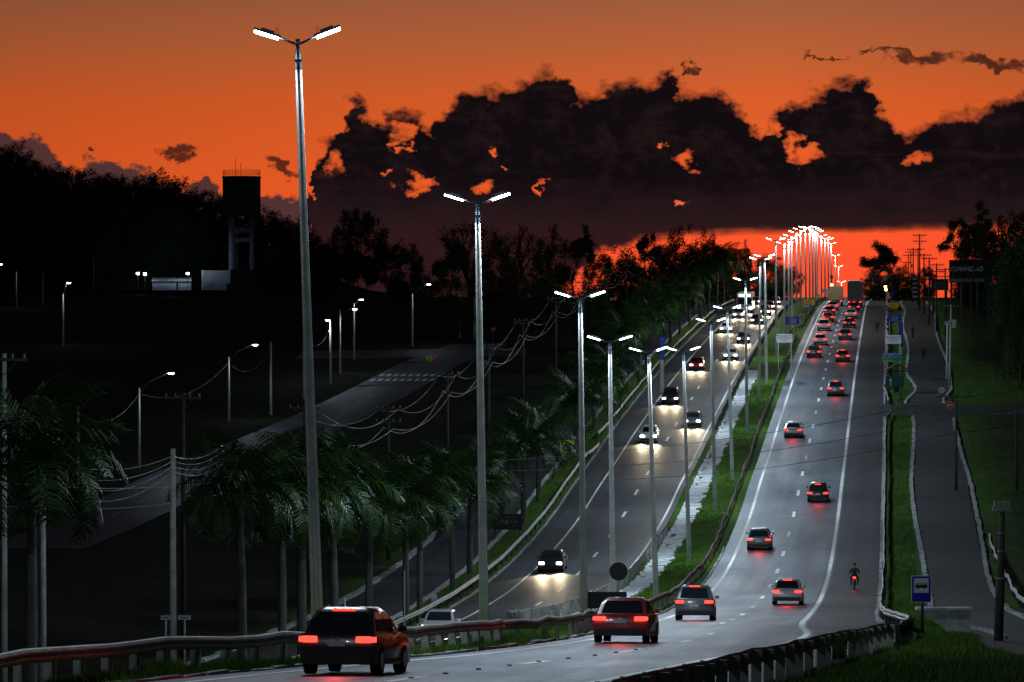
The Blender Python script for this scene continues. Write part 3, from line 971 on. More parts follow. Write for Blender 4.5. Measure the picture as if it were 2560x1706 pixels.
PALMS = [(140, 10.4, 'big palm at the frame edge whose drooping fronds hang over the concrete pole'),
         (186, 10.6, 'dark palm just left of the tallest street lamp'),
         (197, 10.9, 'palm whose crown brushes the left side of the tallest street lamp'),
         (206, 10.8, 'palm partly covered by the tallest street lamp pole'),
         (217, 10.6, 'palm with hanging fronds immediately right of the tallest lamp pole'),
         (231, 10.4, 'palm with bright ringed trunk midway between the two tallest lamps'),
         (246, 10.0, 'palm with yellowish drooping fronds left of the second tallest lamp'),
         (256, 10.2, 'palm beside the small white box on the strip'),
         (274, 9.8, 'palm close on the left of the second tallest lamp pole'),
         (288, 9.6, 'palm close on the right of the second tallest lamp pole'),
         (327, 9.4, 'palm on the strip just beyond the dark sign with scrawled writing'),
         (343, 9.2, 'palm right behind the one beyond the scrawled sign'),
         (378, 9.6, 'slim palm beside the black and yellow board on the strip'),
         (404, 9.6, 'palm beyond the black and yellow board, below the lit lamp heads'),
         (424, 9.4, 'palm beside the yellow diamond sign at the junction'),
         (452, 10.4, 'palm beside the tall blue totem'),
         (474, 10.2, 'palm close behind the one at the tall blue totem'),
         (497, 10.2, 'palm behind the tall blue totem, second further uphill'),
         (520, 10.4, 'palm standing on the uphill strip before the dark blue notice board'),
         (548, 10.6, 'palm beside the dark blue notice board'),
         (572, 10.8, 'palm next uphill from the dark blue notice board'),
         (598, 11, 'palm in the dense uphill row, third beyond the notice board'),
         (628, 11, 'palm in the dense uphill row, fourth beyond the notice board'),
         (660, 11.6, 'palm in the uphill row left of the white bus, crown below the red sky'),
         (690, 12.4, 'tall palm rising over its row against the red sky'),
         (720, 12, 'palm close to the tallest of the uphill row'),
         (750, 11.6, 'palm silhouetted on the red sky above the white bus')]
for i, (d, H, lab) in enumerate(PALMS):
    r = random.Random(i + 40)
    u = -18.15 + r.uniform(-.3, .3)
    palm(G(u, d, -0.05), H + 1.05 * _dip(d), lab, i + 7, 24 if d < 300 else 17)


# ------------------------------------------------------------------ broadleaf trees
def tree_meshes(kind, seed):
    """trunk and limbs in one mesh, crown of small leaf faces in another"""
    r = random.Random(seed)
    tr = MB(); tr.smooth = True
    tips = []
    P = dict(dense=(0.28, 5, 0.62, 0.55), spread=(0.35, 5, 0.70, 0.75), bare=(0.25, 6, 0.72, 0.55), umbrella=(0.42, 5, 0.68, 0.8), sparse=(0.3, 5, 0.7, 0.65), column=(0.2, 4, 0.6, 0.3))[kind]
    h0, depth, ratio, spread = P

    def grow(p, d, L, rad, lev):
        q = p + d * L
        mid = p.lerp(q, .5) + Vector((r.uniform(-1, 1), r.uniform(-1, 1), r.uniform(-1, 1))) * L * .08
        tr.tube([p, mid, q], [rad, rad * .85, rad * .7], 5 if lev < 3 else 3, caps=False)
        if lev >= 2:
            tips.append((q, lev, d))
            if kind != 'bare': tips.append((mid, lev, d))
        if lev >= depth or rad < 0.0012:
            return
        nb = 3 if lev < 2 else r.choice((2, 2, 3))
        for k in range(nb):
            ax = Vector((r.gauss(0, 1), r.gauss(0, 1), r.gauss(0, .5)))
            ax = (ax - d * ax.dot(d)).normalized()
            up = {'umbrella': 0.05 if lev > 1 else 0.35, 'spread': .12, 'column': .6}.get(kind, .25)
            nd = (d + ax * (spread * r.uniform(.6, 1.3)) + Vector((0, 0, up))).normalized()
            grow(q, nd, L * ratio * r.uniform(.75, 1.2), rad * (0.62 if nb == 3 else .7), lev + 1)
    base_r = 0.022
    grow(Vector((0, 0, -0.03)), Vector((r.uniform(-.06, .06), 0, 1)).normalized(), h0, base_r, 0)
    # outer shell of foliage that brings the crown down and makes its outline uneven
    if kind in ('dense', 'spread', 'column'):
        zc, rx, rz = dict(dense=(.92, .78, .86), spread=(1.12, 1.0, .70), column=(1.0, .26, .85))[kind]
        for _ in range(240):
            a = r.uniform(0, 2 * PI); e = math.asin(r.uniform(-.95, 1)); q = r.uniform(.55, 1.0) * (1 + .22 * math.sin(3 * a + seed) * math.cos(2 * e))
            tips.append((Vector((rx * q * math.cos(a) * math.cos(e), rx * q * math.sin(a) * math.cos(e), zc + rz * q * math.sin(e))), 4, Vector((0, 0, 1))))
    # normalise to unit height
    vs = [Vector(v) for v in tr.v]
    zmax = max(v.z for v in vs)
    lf = MB()
    dens = dict(dense=78, spread=88, bare=4, umbrella=50, sparse=26, column=60)[kind]
    size = dict(dense=.030, spread=.028, bare=.008, umbrella=.015, sparse=.017, column=.019)[kind]
    cl = dict(dense=.115, spread=.105, bare=.03, umbrella=.055, sparse=.055, column=.06)[kind]
    use = [t_ for t_ in tips if t_[1] >= (3 if kind in ('dense', 'spread', 'column') else depth - 1)]
    r.shuffle(use)
    use = use[:480]
    for q, lev, d in use:
        k = int(dens * r.uniform(.3, 1.4))
        flat = 0.35 if kind == 'umbrella' else 0.8
        for _ in range(k):
            c = q + Vector((r.gauss(0, cl * .6), r.gauss(0, cl * .6), r.gauss(0, cl * .6 * flat)))
            a = Vector((r.uniform(-1, 1), r.uniform(-1, 1), r.uniform(-.6, .6))).normalized() * size * r.uniform(.6, 1.4)
            b = a.cross(Vector((r.uniform(-1, 1), r.uniform(-1, 1), r.uniform(-1, 1)))).normalized() * size * r.uniform(.3, .6)
            lf.add([c - a, c + b, c + a, c - b], [(0, 1, 2, 3)])
    if kind != 'bare': zmax = max(zmax, np.percentile([v[2] for v in lf.v], 99.0))
    s = 1.0 / zmax
    tr.v = [(v[0] * s, v[1] * s, v[2] * s) for v in tr.v]
    lf.v = [(v[0] * s, v[1] * s, v[2] * s) for v in lf.v]
    return tr.mesh('trunk', M['bark']), lf.mesh('crown', M['leaf']), max(abs(v[0]) for v in lf.v) * 2


TV = {}
for kind, seeds in (('dense', (1, 2, 3, 4)), ('spread', (5, 6, 7)), ('bare', (8, 9)), ('umbrella', (10, 14)), ('sparse', (12,)), ('column', (13,))):
    for k, sd in enumerate(seeds):
        TV[kind, k] = tree_meshes(kind, sd)


def tree(kind, k, p, H, Wd, label, seed=0, name='broadleaf_tree', group=None, leafmat=None, cat='tree'):
    a, b, w = TV[kind, k]
    t = thing(name, label, cat, (p[0], p[1], p[2] - 0.1), seed * 1.7, group)
    sx = Wd / w
    o1 = obj('trunk', a, t); o2 = obj('crown', b, t)
    for o in (o1, o2): o.scale = (sx, sx, H)
    if leafmat:
        o2.data = b.copy(); o2.data.materials.clear(); o2.data.materials.append(leafmat)
    return t


def tree_px(kind, k, px, row, d, wpx, label, seed=0, **kw):
    p = atd(px, d)
    ztop = (853 - row) * d / F
    if kind in ('dense', 'spread'): p.z -= (ztop - p.z) * (.22 if d > 880 else .12)
    return tree(kind, k, p, ztop - p.z, wpx * d / F, label, seed, **kw)


# ridge of trees beyond the water tower: tops follow the skyline
SKY = [(-60, 350), (0, 366), (35, 372), (62, 384), (95, 415), (135, 418), (170, 428), (215, 430), (255, 438), (300, 446), (335, 452), (375, 448), (400, 440), (440, 458), (480, 478), (520, 486), (560, 500), (610, 528), (650, 520), (680, 545), (710, 556), (745, 552), (785, 600), (815, 610)]
sk = pchip(*zip(*SKY))
words = 'first second third fourth fifth sixth seventh eighth ninth tenth eleventh twelfth thirteenth fourteenth fifteenth sixteenth seventeenth eighteenth nineteenth twentieth'.split()
r = random.Random(77)
for i, (px, row) in enumerate(SKY):
    kd = r.choice(['dense', 'dense', 'spread', 'dense'])
    kk = r.randrange(4 if kd == 'dense' else 3)
    tree_px(kd, kk, px, row + r.uniform(2, 10), 965 + r.uniform(-12, 25), r.uniform(130, 190),
            ('tree on the dark skyline ridge, ' + (words[i] if i < 20 else words[i - 20] + ' past the twentieth') + ' along it from its highest end'), i, group='trees along the skyline ridge')
n2 = 0
for i, px in enumerate(range(-40, 840, 52)):
    if 545 < px < 665: continue
    tree_px(r.choice(['dense', 'spread']), r.randrange(3), px + r.uniform(-12, 12), sk(min(px, 815)) + r.uniform(50, 85), 895 + r.uniform(-10, 12), r.uniform(120, 170),
            words[n2 % 20] + ' tree of the lower row on the dark slope below the skyline trees', i + 3, group='lower row of trees on the slope')
    n2 += 1
MID = [('spread', 0, 905, 536, 700, 205, 'big dome crowned tree standing alone against the purple cloud'),
       ('dense', 1, 1010, 618, 690, 150, 'bushy tree at the foot of the big dome crowned tree'),
       ('dense', 2, 800, 628, 760, 120, 'low bushy tree between tallest lamp and dome crowned tree'),
       ('sparse', 0, 865, 640, 690, 100, 'thin tree with sky glinting through under the dome crowned tree'),
       ('bare', 0, 1175, 551, 620, 210, 'nearly leafless tree with fan of twigs behind the second lamp'),
       ('bare', 1, 1290, 562, 630, 190, 'nearly leafless tree with upright twigs right of the second lamp'),
       ('sparse', 0, 1120, 600, 610, 130, 'thin crowned tree on the left flank of the leafless trees'),
       ('umbrella', 0, 1430, 562, 640, 140, 'tree with flat stepped crown beside the leafless trees'),
       ('dense', 3, 1380, 600, 620, 150, 'dense dark tree between the leafless and the stepped trees'),
       ('dense', 0, 1235, 625, 600, 200, 'dense dark tree in front of the leafless trees'),
       ('dense', 1, 1500, 642, 660, 120, 'low dark tree under the pink gap in the clouds'),
       ('sparse', 0, 1625, 585, 690, 120, 'thin topped tree with red sky showing through its crown'),
       ('dense', 2, 1700, 588, 700, 150, 'tall dense tree at the edge of the red sky gap'),
       ('dense', 3, 1770, 600, 720, 120, 'dense tree sloping down towards the red sky gap'),
       ('column', 0, 1866, 615, 780, 40, 'narrow pointed tree like a spire in the red gap'),
       ('dense', 0, 1835, 645, 800, 110, 'round tree beside the narrow pointed tree'),
       ('dense', 1, 1925, 648, 850, 130, 'hazy round tree behind the first distant lamp poles'),
       ('spread', 2, 1975, 672, 880, 90, 'last tree of the uphill line, sloping to the crest'),
       ('dense', 2, 1560, 640, 600, 170, 'dark tree behind the strung cables halfway up the slope'),
       ('dense', 3, 1100, 690, 560, 190, 'dark bushy tree below the leafless trees'),
       ('dense', 1, 1580, 652, 655, 150, 'dense black tree at the lower left end of the red sky gap'),
       ('dense', 2, 1650, 642, 665, 150, 'dense black tree under the thin topped tree'),
       ('dense', 0, 1725, 646, 690, 150, 'dense black tree under the tall dense tree at the gap'),
       ('dense', 3, 1800, 662, 730, 130, 'dense black tree sloping towards the pointed tree'),
       ('dense', 1, 1880, 680, 790, 120, 'dense black bush below the narrow pointed tree'),
       ('dense', 2, 1950, 700, 840, 90, 'low black bush at the crest behind the bus'),
       ('spread', 1, 1340, 700, 545, 180, 'wide dark tree behind the starry lamp head'),
       ('dense', 0, 1480, 730, 520, 140, 'dark bushy tree beside the round no entry signs')]
for i, a in enumerate(MID):
    tree_px(*a, seed=i + 1)
RIGHT = [('umbrella', 0, 2428, 500, 560, 185, 'tall umbrella crowned tree with bare limbs against the cloud'),
         ('spread', 0, 2545, 545, 600, 200, 'dark spreading tree beside the umbrella crowned tree'),
         ('spread', 1, 2440, 585, 610, 160, 'dense dark tree below the umbrella crown, over the billboard'),
         ('dense', 1, 2545, 590, 520, 190, 'large black tree filling the edge beside the billboard'),
         ('dense', 2, 2530, 690, 470, 150, 'large black tree below the billboard edge'),
         ('dense', 0, 2440, 697, 690, 110, 'round small tree under the billboard with red light below it'),
         ('sparse', 0, 2185, 606, 770, 140, 'airy tree leaning over the road crest against red sky'),
         ('dense', 3, 2210, 660, 775, 120, 'dense lower tree at the foot of the airy crest tree'),
         ('dense', 2, 2262, 672, 800, 110, 'round dark bush between crest tree and utility poles'),
         ('dense', 1, 2320, 672, 840, 70, 'small dark tree among the utility poles'),
         ('bare', 0, 2487, 872, 470, 70, 'small leafless shrub with pale forked branches on the bank'),
         ('bare', 1, 2550, 800, 455, 110, 'leafless tree rising above the pale leafy shrub'),
         ('dense', 3, 2480, 600, 640, 190, 'broad black tree between the billboard and the frame edge'),
         ('spread', 2, 2420, 700, 660, 110, 'low dark tree behind the billboard posts'),
         ('dense', 0, 2560, 640, 480, 200, 'black tree hanging over the pale shrub at the frame edge'),
         ('dense', 1, 2235, 690, 790, 110, 'low dark bush closing the gap beside the crest tree'),
         ('dense', 0, 2180, 690, 765, 80, 'low bush under the airy crest tree')]
for i, a in enumerate(RIGHT):
    tree_px(*a, seed=i + 5)
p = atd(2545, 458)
tree('dense', 3, p, (p.z * 0 + (853 - 842) * 458 / F) - p.z, 115 * 458 / F, 'leafy green shrub tree coloured as if lamplit at the frame edge', 3, leafmat=M['leaf_lit'])


# ------------------------------------------------------------------ utility poles and wires
def util_pole(label, p, H, arm=1.9, arms=1, rad=0.14, m='wood_pole', rz=0.0, lean=0.0, group='wooden utility poles', tf=False):
    t = thing('utility_pole', label, 'utility pole', p, rz, group)
    t.rotation_euler = (0, -lean, rz)
    mb = MB(); mb.smooth = True
    mb.loft([ngon(rad, 9, -0.4), ngon(rad * .62, 9, H)])
    mb.build('pole', M[m], t)
    for k in range(arms):
        z = H - 0.25 - 0.95 * k
        if arm:
            mb = MB(); mb.box((0, -rad * .8, z), (arm, 0.1, 0.12)); 
            mb.tube([(-arm * .3, -rad * .8, z - .06), (0, -rad * .7, z - .65)], .02, 4); mb.tube([(arm * .3, -rad * .8, z - .06), (0, -rad * .7, z - .65)], .02, 4)
            mb.build('crossarm', M['wood_pole'], t)
            for s in (-.46, -.2, .2, .46):
                mb = MB(); mb.smooth = True
                mb.loft([ngon(.03, 6, z + .06), ngon(.055, 6, z + .11), ngon(.03, 6, z + .16), ngon(.05, 6, z + .2), ngon(.02, 6, z + .25)])
                mb.v = [(v[0] + s * arm, v[1] - rad * .8, v[2]) for v in mb.v]
                mb.build('insulator', M['concrete'], t)
    if tf:
        mb = MB(); mb.smooth = True
        mb.loft([ngon(.28, 12, H - 2.6), ngon(.30, 12, H - 2.5), ngon(.30, 12, H - 1.75), ngon(.2, 12, H - 1.65)])
        mb.v = [(v[0] + .45, v[1] - .1, v[2]) for v in mb.v]
        mb.build('transformer', M['concrete'], t)
        for s in (-.3, -.15):
            mb = MB(); mb.box((s * 2, -.2, H - 2.1), (.18, .18, .5)); mb.build('fuse_switch', M['concrete'], t)
    return t


LINE = [170, 213, 257, 300, 340, 375, 410, 450, 490, 530, 570, 612, 655, 700, 750]
LN = ['tall utility pole cut by the left frame edge', 'dark utility pole amid the black valley left of the palms', 'utility pole hidden closely behind the tallest street lamp',
      'crossarm pole between the valley street and the palms', 'short dark crossarm pole right of the valley street', 'utility pole behind the palms near the second lamp'] + \
     ['utility pole under the looping cables, %s of the uphill cable line' % w for w in 'first second third fourth fifth sixth seventh eighth ninth'.split()]
for i, d in enumerate(LINE):
    util_pole(LN[i], G(-25.6, d), (11.9 if d < 280 else 10.6) + 1.1 * _dip(d), 1.9, 1 if i != 3 else 2, 0.15, 'pole_concrete' if d < 200 else 'wood_pole', -0.09)


def wire(name, label, spans, rad, m, cat='cable', group=None):
    pts = []
    for (a, b, sag) in spans:
        a = Vector(a); b = Vector(b)
        for i in range(13):
            f = i / 12
            q = a.lerp(b, f); q.z -= sag * 4 * f * (1 - f)
            if i or not pts: pts.append(q)
    o = pts[0].copy()
    mb = MB(); mb.smooth = True
    mb.tube([q - o for q in pts], rad, 5)
    ob = mb.build(name, m, None, o)
    return tag(ob, label, cat, group)


M['wire'] = mat('cable_grey', (0.20, 0.20, 0.20), 0.4, 0.5)
M['wire_black'] = mat('cable_black', (0.012, 0.012, 0.013), 0.6)
nm = ['inner low', 'inner high', 'outer low', 'outer high']
for k, (off, hz) in enumerate(((-.7, 10.3), (.7, 10.35), (-.35, 9.0), (.35, 8.9))):
    sp = []
    for a, b in zip(LINE[2:-1], LINE[3:]):
        pa, pb = G(-25.6, a), G(-25.6, b)
        ha = hz + (1.3 if a < 280 else 0) + 1.1 * _dip(a); hb = hz + 1.1 * _dip(b)
        sp.append((pa + Vector((off, 0, ha)), pb + Vector((off, 0, hb)), 1.1 + .25 * (k % 3)))
    wire('cable', ['thin cable on the road end of the upper crossarms in the uphill cable line', 'thin cable on the field end of the upper crossarms in the uphill cable line',
                   'twisted cable strung lower on the field side of the uphill poles', 'twisted cable strung lower on the road side of the uphill poles'][k], sp, 0.015 + .005 * (k > 1), M['wire'], group='looping cables up the hill')
# utility line on the right side of the road
RT = [(2493 - 103, 345, 8.2, 1, 'dark pole with wide crossarm standing beside the path'), (2541, 345, 6.6, 1, 'crossarm pole near the frame edge above the dark bank'),
      (2363, 560, 9.6, 2, 'double crossarm pole nearest the billboard'), (2341, 575, 9.8, 2, 'double crossarm pole, twin of the one nearest the billboard'),
      (2323, 600, 10.0, 1, 'single crossarm pole third from the billboard'), (2310, 640, 9.6, 1, 'single crossarm pole fourth from the billboard'),
      (2299, 665, 12.4, 2, 'tallest crossarm pole rising highest against the red sky'), (2295, 700, 9.8, 2, 'crossarm pole just left of the tallest one'),
      (2283, 745, 9.8, 1, 'distant crossarm pole second left of the tallest one'), (2277, 790, 9.6, 1, 'distant crossarm pole third left of the tallest one'), (2271, 830, 9.4, 1, 'distant crossarm pole fourth left of the tallest one'), (2265, 900, 8.2, 1, 'most distant crossarm pole, lowest on the red sky')]
for i, (px, d, H, na, lab) in enumerate(RT):
    util_pole(lab, atd(px, d), H, 3.4 if i < 2 else 2.2, na, 0.15, 'wood_pole', 0, 0, 'crossarm poles on the path side')
util_pole('pale concrete pole carrying transformer and fuse boxes beside the path', atd(2374, 458), 9.2, 1.6, 1, 0.16, 'whitewash', 0, -0.02, None, True)
util_pole('pale stub pole leaning beside the transformer pole', atd(2367, 470), 6.5, 0, 0, 0.14, 'pole_concrete', 0, -0.01, None)
pr = atd(2390, 345); pl = G(-25.6, 257, 1.1 * _dip(257))
for k, (dz, lab) in enumerate(((8.0, 'highest dark cable crossing both roads'), (6.4, 'middle dark cable crossing both roads'), (5.0, 'lowest dark cable crossing both roads'))):
    wire('cable', lab, [(pl + Vector((0, 0, 7.9 - k * .12)), pr + Vector((0, 0, dz - 0.1)), 1.3 + .35 * k), (pr + Vector((0, 0, dz - .1)), atd(2700, 372) + Vector((0, 0, dz)), .5)], 0.02, M['wire_black'], group='cables crossing the roads')
pl2 = atd(-80, 205) + Vector((0, 0, 9.0))
wire('cable', 'pale cable from the tallest lamp area down to the frame edge over the dark valley', [(pl + Vector((0, 0, 8.0)), pl2, 0.9)], 0.024, M['wire'])
wire('cable', 'pale cable just below its neighbour over the dark valley', [(pl + Vector((0, 0, 7.8)), pl2 - Vector((0, 0, 1.2)), 1.2)], 0.018, M['wire'])

# the two plain concrete poles left of the palms with slack wires
cpa, cpb = atd(106, 150), atd(432, 165)
for p_, lab, H in ((cpa, 'plain concrete pole half covered by the big palm fronds', (853 - 1125) * 150 / F - cpa.z), (cpb, 'plain concrete pole in the dark valley between palm and tallest lamp', (853 - 1122) * 165 / F - cpb.z)):
    util_pole(lab, p_, H, 0, 0, 0.17, 'concrete', 0, 0, None)
ha_, hb_ = (853 - 1125) * 150 / F - cpa.z - .3, (853 - 1122) * 165 / F - cpb.z - .3
for k in range(4):
    wire('cable', ['uppermost', 'second', 'third', 'lowest'][k] + ' slack cable between the two plain concrete poles', [(cpa + Vector((0, 0, ha_ - .28 * k)), cpb + Vector((0, 0, hb_ - .2 * k)), .5 + .16 * k), (cpb + Vector((0, 0, hb_ - .2 * k)), atd(560, 190) + Vector((0, 0, hb_ + 1.2 - .3 * k)), .35)], 0.011, M['wire'], group='slack cables between concrete poles')

# ------------------------------------------------------------------ single arm lamps of the valley streets
def street_light(label, px, row_base, row_top, lx, ly, lit=True, d=None, H=None, power=700):
    X, dd, z = at(px, row_base) if d is None else (*(lambda q: (q.x, d))(atd(px, d)), atd(px, d).z)
    p = Vector((X, dd, z))
    H = (853 - row_top) * dd / F - z
    t = thing('valley_lamp', label, 'street lamp', p, 0, 'single arm lamps of the valley streets')
    mb = MB(); mb.smooth = True
    mb.loft([ngon(.15, 9, -0.3), ngon(.09, 9, H)])
    mb.build('pole', M['pole_concrete'], t)
    if lx is not None:
        ex = (lx - px) * dd / F; ez = (853 - ly) * dd / F - z
        s = 1 if ex > 0 else -1
        mb = MB(); mb.smooth = True
        mb.tube([(0, 0, H - .5), (ex * .3, 0, H - .5 + (ez - H + .5) * .55), (ex - s * .25, 0, ez + .04)], .03, 6)
        mb.build('arm', M['arm'], t)
        mb = MB(); mb.box((ex, 0, ez + .05), (.62, .3, .1)); hd = mb.build('lamp_head', M['arm'], t)
        mb = MB(); mb.smooth = True
        mb.loft([[(ex + a * q, b * q, ez - zz) for a, b in ((-.26, -.13), (.26, -.13), (.26, .13), (-.26, .13))] for q, zz in ((1, 0.0), (.95, .06), (.5, .12))])
        mb.build('lens', M['led'] if lit else M['glass'], hd)
        if lit:
            spot('lamp_light', (ex, 0, ez - .14), (0.1, -.05, -1), power, 165, (.70, .86, 1.0), .12, .3, t)
    return t


VL = [(195, 1230, 1015, 258, 985, False, 'unlit pole with raised thin arm at the dark valley edge'),
      (348, 1172, 970, 428, 933, True, 'lamp with starry head low in the dark valley'),
      (572, 1055, 893, 638, 862, True, 'lamp with starry head above the valley street'),
      (677, 1040, 855, None, None, False, 'bare pole beside the valley street verge'),
      (759, 998, 826, None, None, False, 'bare pole right behind the tallest lamp post'),
      (826, 960, 804, 819, 800, True, 'small lamp just right of the tallest lamp post'),
      (850, 936, 775, 887, 773, True, 'lower of two small lamps by the valley street'),
      (885, 900, 757, 903, 749, True, 'upper of two small lamps by the valley street'),
      (1031, 866, 735, 1072, 711, True, 'small lamp between the two tallest lamps'),
      (1150, 846, 735, None, None, False, 'bare pole left of the second tallest lamp'),
      (1186, 848, 745, None, None, False, 'bare pole touching the second tallest lamp'),
      (158, 866, 735, 172, 707, True, 'pale lamp post far out near the dark hillside'),
      (42, 772, 680, None, None, False, 'distant bare pole at the far hillside lane'),
      (107, 765, 680, None, None, False, 'second distant bare pole at the far hillside lane'),
      (235, 730, 645, None, None, False, 'distant bare pole below the dark ridge'),
      (-25, 772, 680, 2, 661, True, 'lamp half cut off at the left frame edge')]
for px, rb, rt, lx, ly, lit, lab in VL:
    street_light(lab, px, rb, rt, lx, ly, lit, power=560 if rb > 900 else 260)
# slack cables between those poles
for a, b, lab in ((0, 1, 'looping cable between the first two valley poles'), (1, 2, 'looping cable between the two starry valley lamps'), (2, 3, 'looping cable beyond the upper starry valley lamp'), (4, 5, 'short looping cable behind the tallest lamp post')):
    A = VL[a]; B = VL[b]
    X, d, z = at(A[0], A[1]); pa = Vector((X, d, (853 - A[2] - 14) * d / F))
    X, d, z = at(B[0], B[1]); pb = Vector((X, d, (853 - B[2] - 14) * d / F))
    wire('cable', lab, [(pa, pb, 1.6)], .018, M['wire'], group='looping cables of the valley')

# ------------------------------------------------------------------ water tower and buildings on the hill
M['tower'] = mat('tower_paint', (0.11, 0.115, 0.13), 0.8, var=0.25, scale=.5)
M['shed'] = mat('shed_wall', (0.20, 0.215, 0.22), 0.8, var=0.2, scale=.6)
M['bluewhite'] = mat('white_render', (0.66, 0.68, 0.72), 0.85, var=0.12, scale=.8)
d = 880.0
p = atd(604, d)
zg = (853 - 711) * d / F
p.z = zg
wt = thing('water_tower', 'dark water tower with railed round tank on open concrete legs', 'water tower', p)
k = d / F
Ht = 0; ht = (711 - 539) * k; hT = (711 - 442) * k
R = 49 * k
mb = MB(); mb.smooth = True
mb.loft([ngon(R * .93, 40, ht), ngon(R * .97, 40, ht + .15), ngon(R * .97, 40, hT - .3), ngon(R, 40, hT - .3), ngon(R, 40, hT), ngon(R * .9, 40, hT + .02)])
mb.build('tank', M['tower'], wt)
for a in range(4):
    x = (-1, 1, 1, -1)[a] * 26 * k; y = (-1, -1, 1, 1)[a] * 26 * k
    mb = MB(); mb.box((x, y, ht / 2 - .6), (.75, .75, ht + 1.2)); mb.build('leg', M['shed'] if a == 0 else M['tower'], wt)  # front left leg paler: floodlight put into its colour
for z in (2.6, 9.5, ht * .78):
    for sy in (-1, 1):
        mb = MB(); mb.box((0, sy * 26 * k, z), (52 * k - .76, .5, .8)); mb.build('brace_beam', M['tower'], wt)
    for sx in (-1, 1):
        mb = MB(); mb.box((sx * 26 * k, 0, z), (.5, 52 * k - .76, .8)); mb.build('brace_beam', M['tower'], wt)
rail = MB()
n = 26
for i in range(n):
    a = 2 * PI * i / n
    rail.tube([(R * .94 * math.cos(a), R * .94 * math.sin(a), hT), (R * .94 * math.cos(a), R * .94 * math.sin(a), hT + 1.3)], .035, 4)
for zz in (.65, 1.3):
    rail.tube([(R * .94 * math.cos(2 * PI * i / 40), R * .94 * math.sin(2 * PI * i / 40), hT + zz) for i in range(41)], .035, 4)
rail.build('railing', M['steel_dark'], wt)
for x, h in ((-1.3, 3.9), (-.2, 3.0)):
    mb = MB(); mb.tube([(x, 0, hT), (x, 0, hT + h)], .05, 5); mb.build('antenna', M['steel_dark'], wt)
mb = MB()
for s in (-.25, .25): mb.tube([(-26 * k + 1.2 + s, -26 * k - .5, 0), (-26 * k + 1.2 + s, -26 * k - .5, ht)], .03, 4)
for i in range(40): mb.tube([(-26 * k + .95, -26 * k - .5, .4 + i * .36), (-26 * k + 1.45, -26 * k - .5, .4 + i * .36)], .02, 4)
mb.build('ladder', M['galv'], wt)
# terrace on which the compound stands, higher under the tower
for xa, xb, ya, zt in ((300, 574, 866, (853 - 726) * 872 / F - .08), (574.2, 700, 870, zg)):
    mb = MB()
    x0, x1 = (xa - 1280) * k, (xb - 1280) * k
    mb.add([(x0, ya, zg - 9), (x1, ya, zg - 9), (x1, ya, zt), (x0, ya, zt), (x0, 899, zg - 9), (x1, 899, zg - 9), (x1, 899, zt), (x0, 899, zt)], [(0, 1, 2, 3), (3, 2, 6, 7), (0, 3, 7, 4), (1, 5, 6, 2), (4, 7, 6, 5)])
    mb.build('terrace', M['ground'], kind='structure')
# low white building with tiled roof
k2 = 872 / F
zb = (853 - 726) * k2
b = thing('gatehouse', 'low white building with scalloped tile roof lit by floodlights', 'building', ((429 - 1280) * k2, 872, zb - .1))
mb = MB(); mb.box((0, 1.5, 1.05), (96 * k2, 3.0, 2.1)); mb.build('wall', M['bluewhite'], b)
mb = MB(); mb.box((14 * k2, -.03, 1.0), (.32, .1, 2.0)); mb.build('downpipe', M['steel_dark'], b)
nt = 15
for i in range(nt):
    x = (-50 + 100 * (i + .5) / nt) * k2
    for s, (ya, za, yb, zb_) in enumerate(((-.45, 1.9, 1.5, 2.65), (1.5, 2.65, 3.45, 1.9))):
        mb = MB(); mb.smooth = True
        rr = 100 * k2 / nt * .54
        ringA = [(x + rr * math.cos(a), ya, za + rr * .8 * math.sin(a)) for a in np.linspace(0, PI, 7)]
        ringB = [(x + rr * .9 * math.cos(a), yb, zb_ + rr * .8 * math.sin(a)) for a in np.linspace(0, PI, 7)]
        mb.loft([ringA, ringB])
        mb.build('roof_tile', M['tile'], b)
# plain shed with a round emblem
p = Vector(((540 - 1280) * k2, 874, (853 - 726) * k2))
b = thing('shed', 'plain grey block building with faint round emblem beside the water tower', 'building', p)
mb = MB(); mb.box((0, 2, 2.05), (68 * k2, 4, 4.1)); mb.build('wall', M['shed'], b)
mb = MB(); mb.box((0, 2, 4.16), (70 * k2, 4.3, .14)); mb.build('roof', M['concrete'], b)
mb = MB(); mb.tube([(-13 * k2 + .62 * math.cos(a), -.03, 1.2 + .62 * math.sin(a)) for a in np.linspace(0, 2 * PI, 25)], .06, 4); mb.tube([(-13 * k2 - .4, -.03, .8), (-13 * k2 + .4, -.03, 1.6)], .06, 4)
mb.build('emblem', M['tower'], b)
mb = MB(); mb.tube([(-36 * k2, -.1, 0), (-36 * k2, -.1, 4.3)], .1, 6); mb.build('downpipe', M['white'], b)
for px, row, rb, lab, pw in ((360, 685, 726, 'bright floodlight on a post by the white tiled building', 500), (467, 684, 724, 'bright floodlight behind the tiled roof', 700), (342, 684, 724, 'smaller floodlight on a post near the hillside compound', 120)):
    q = Vector(((px - 1280) * (866 / F), 868.5, (853 - rb) * 866 / F - 0.4))
    H = (rb - row) * 866 / F + .4
    t = thing('floodlight', lab, 'floodlight', q)
    mb = MB(); mb.tube([(0, 0, 0), (0, 0, H - .2)], .07, 6); mb.build('post', M['galv'], t)
    mb = MB(); mb.box((0, .05, H), (.7, .25, .5)); h = mb.build('lamp_head', M['steel_dark'], t)
    mb = MB(); mb.box((0, -.1, H), (.6, .1, .42)); mb.build('lens', M['flood'], h)
    spot('flood_light', (0, -.1, H + .3), (.3, .75, -.45), pw * 2.2, 150, (.55, .72, 1.0), .2, .4, t)


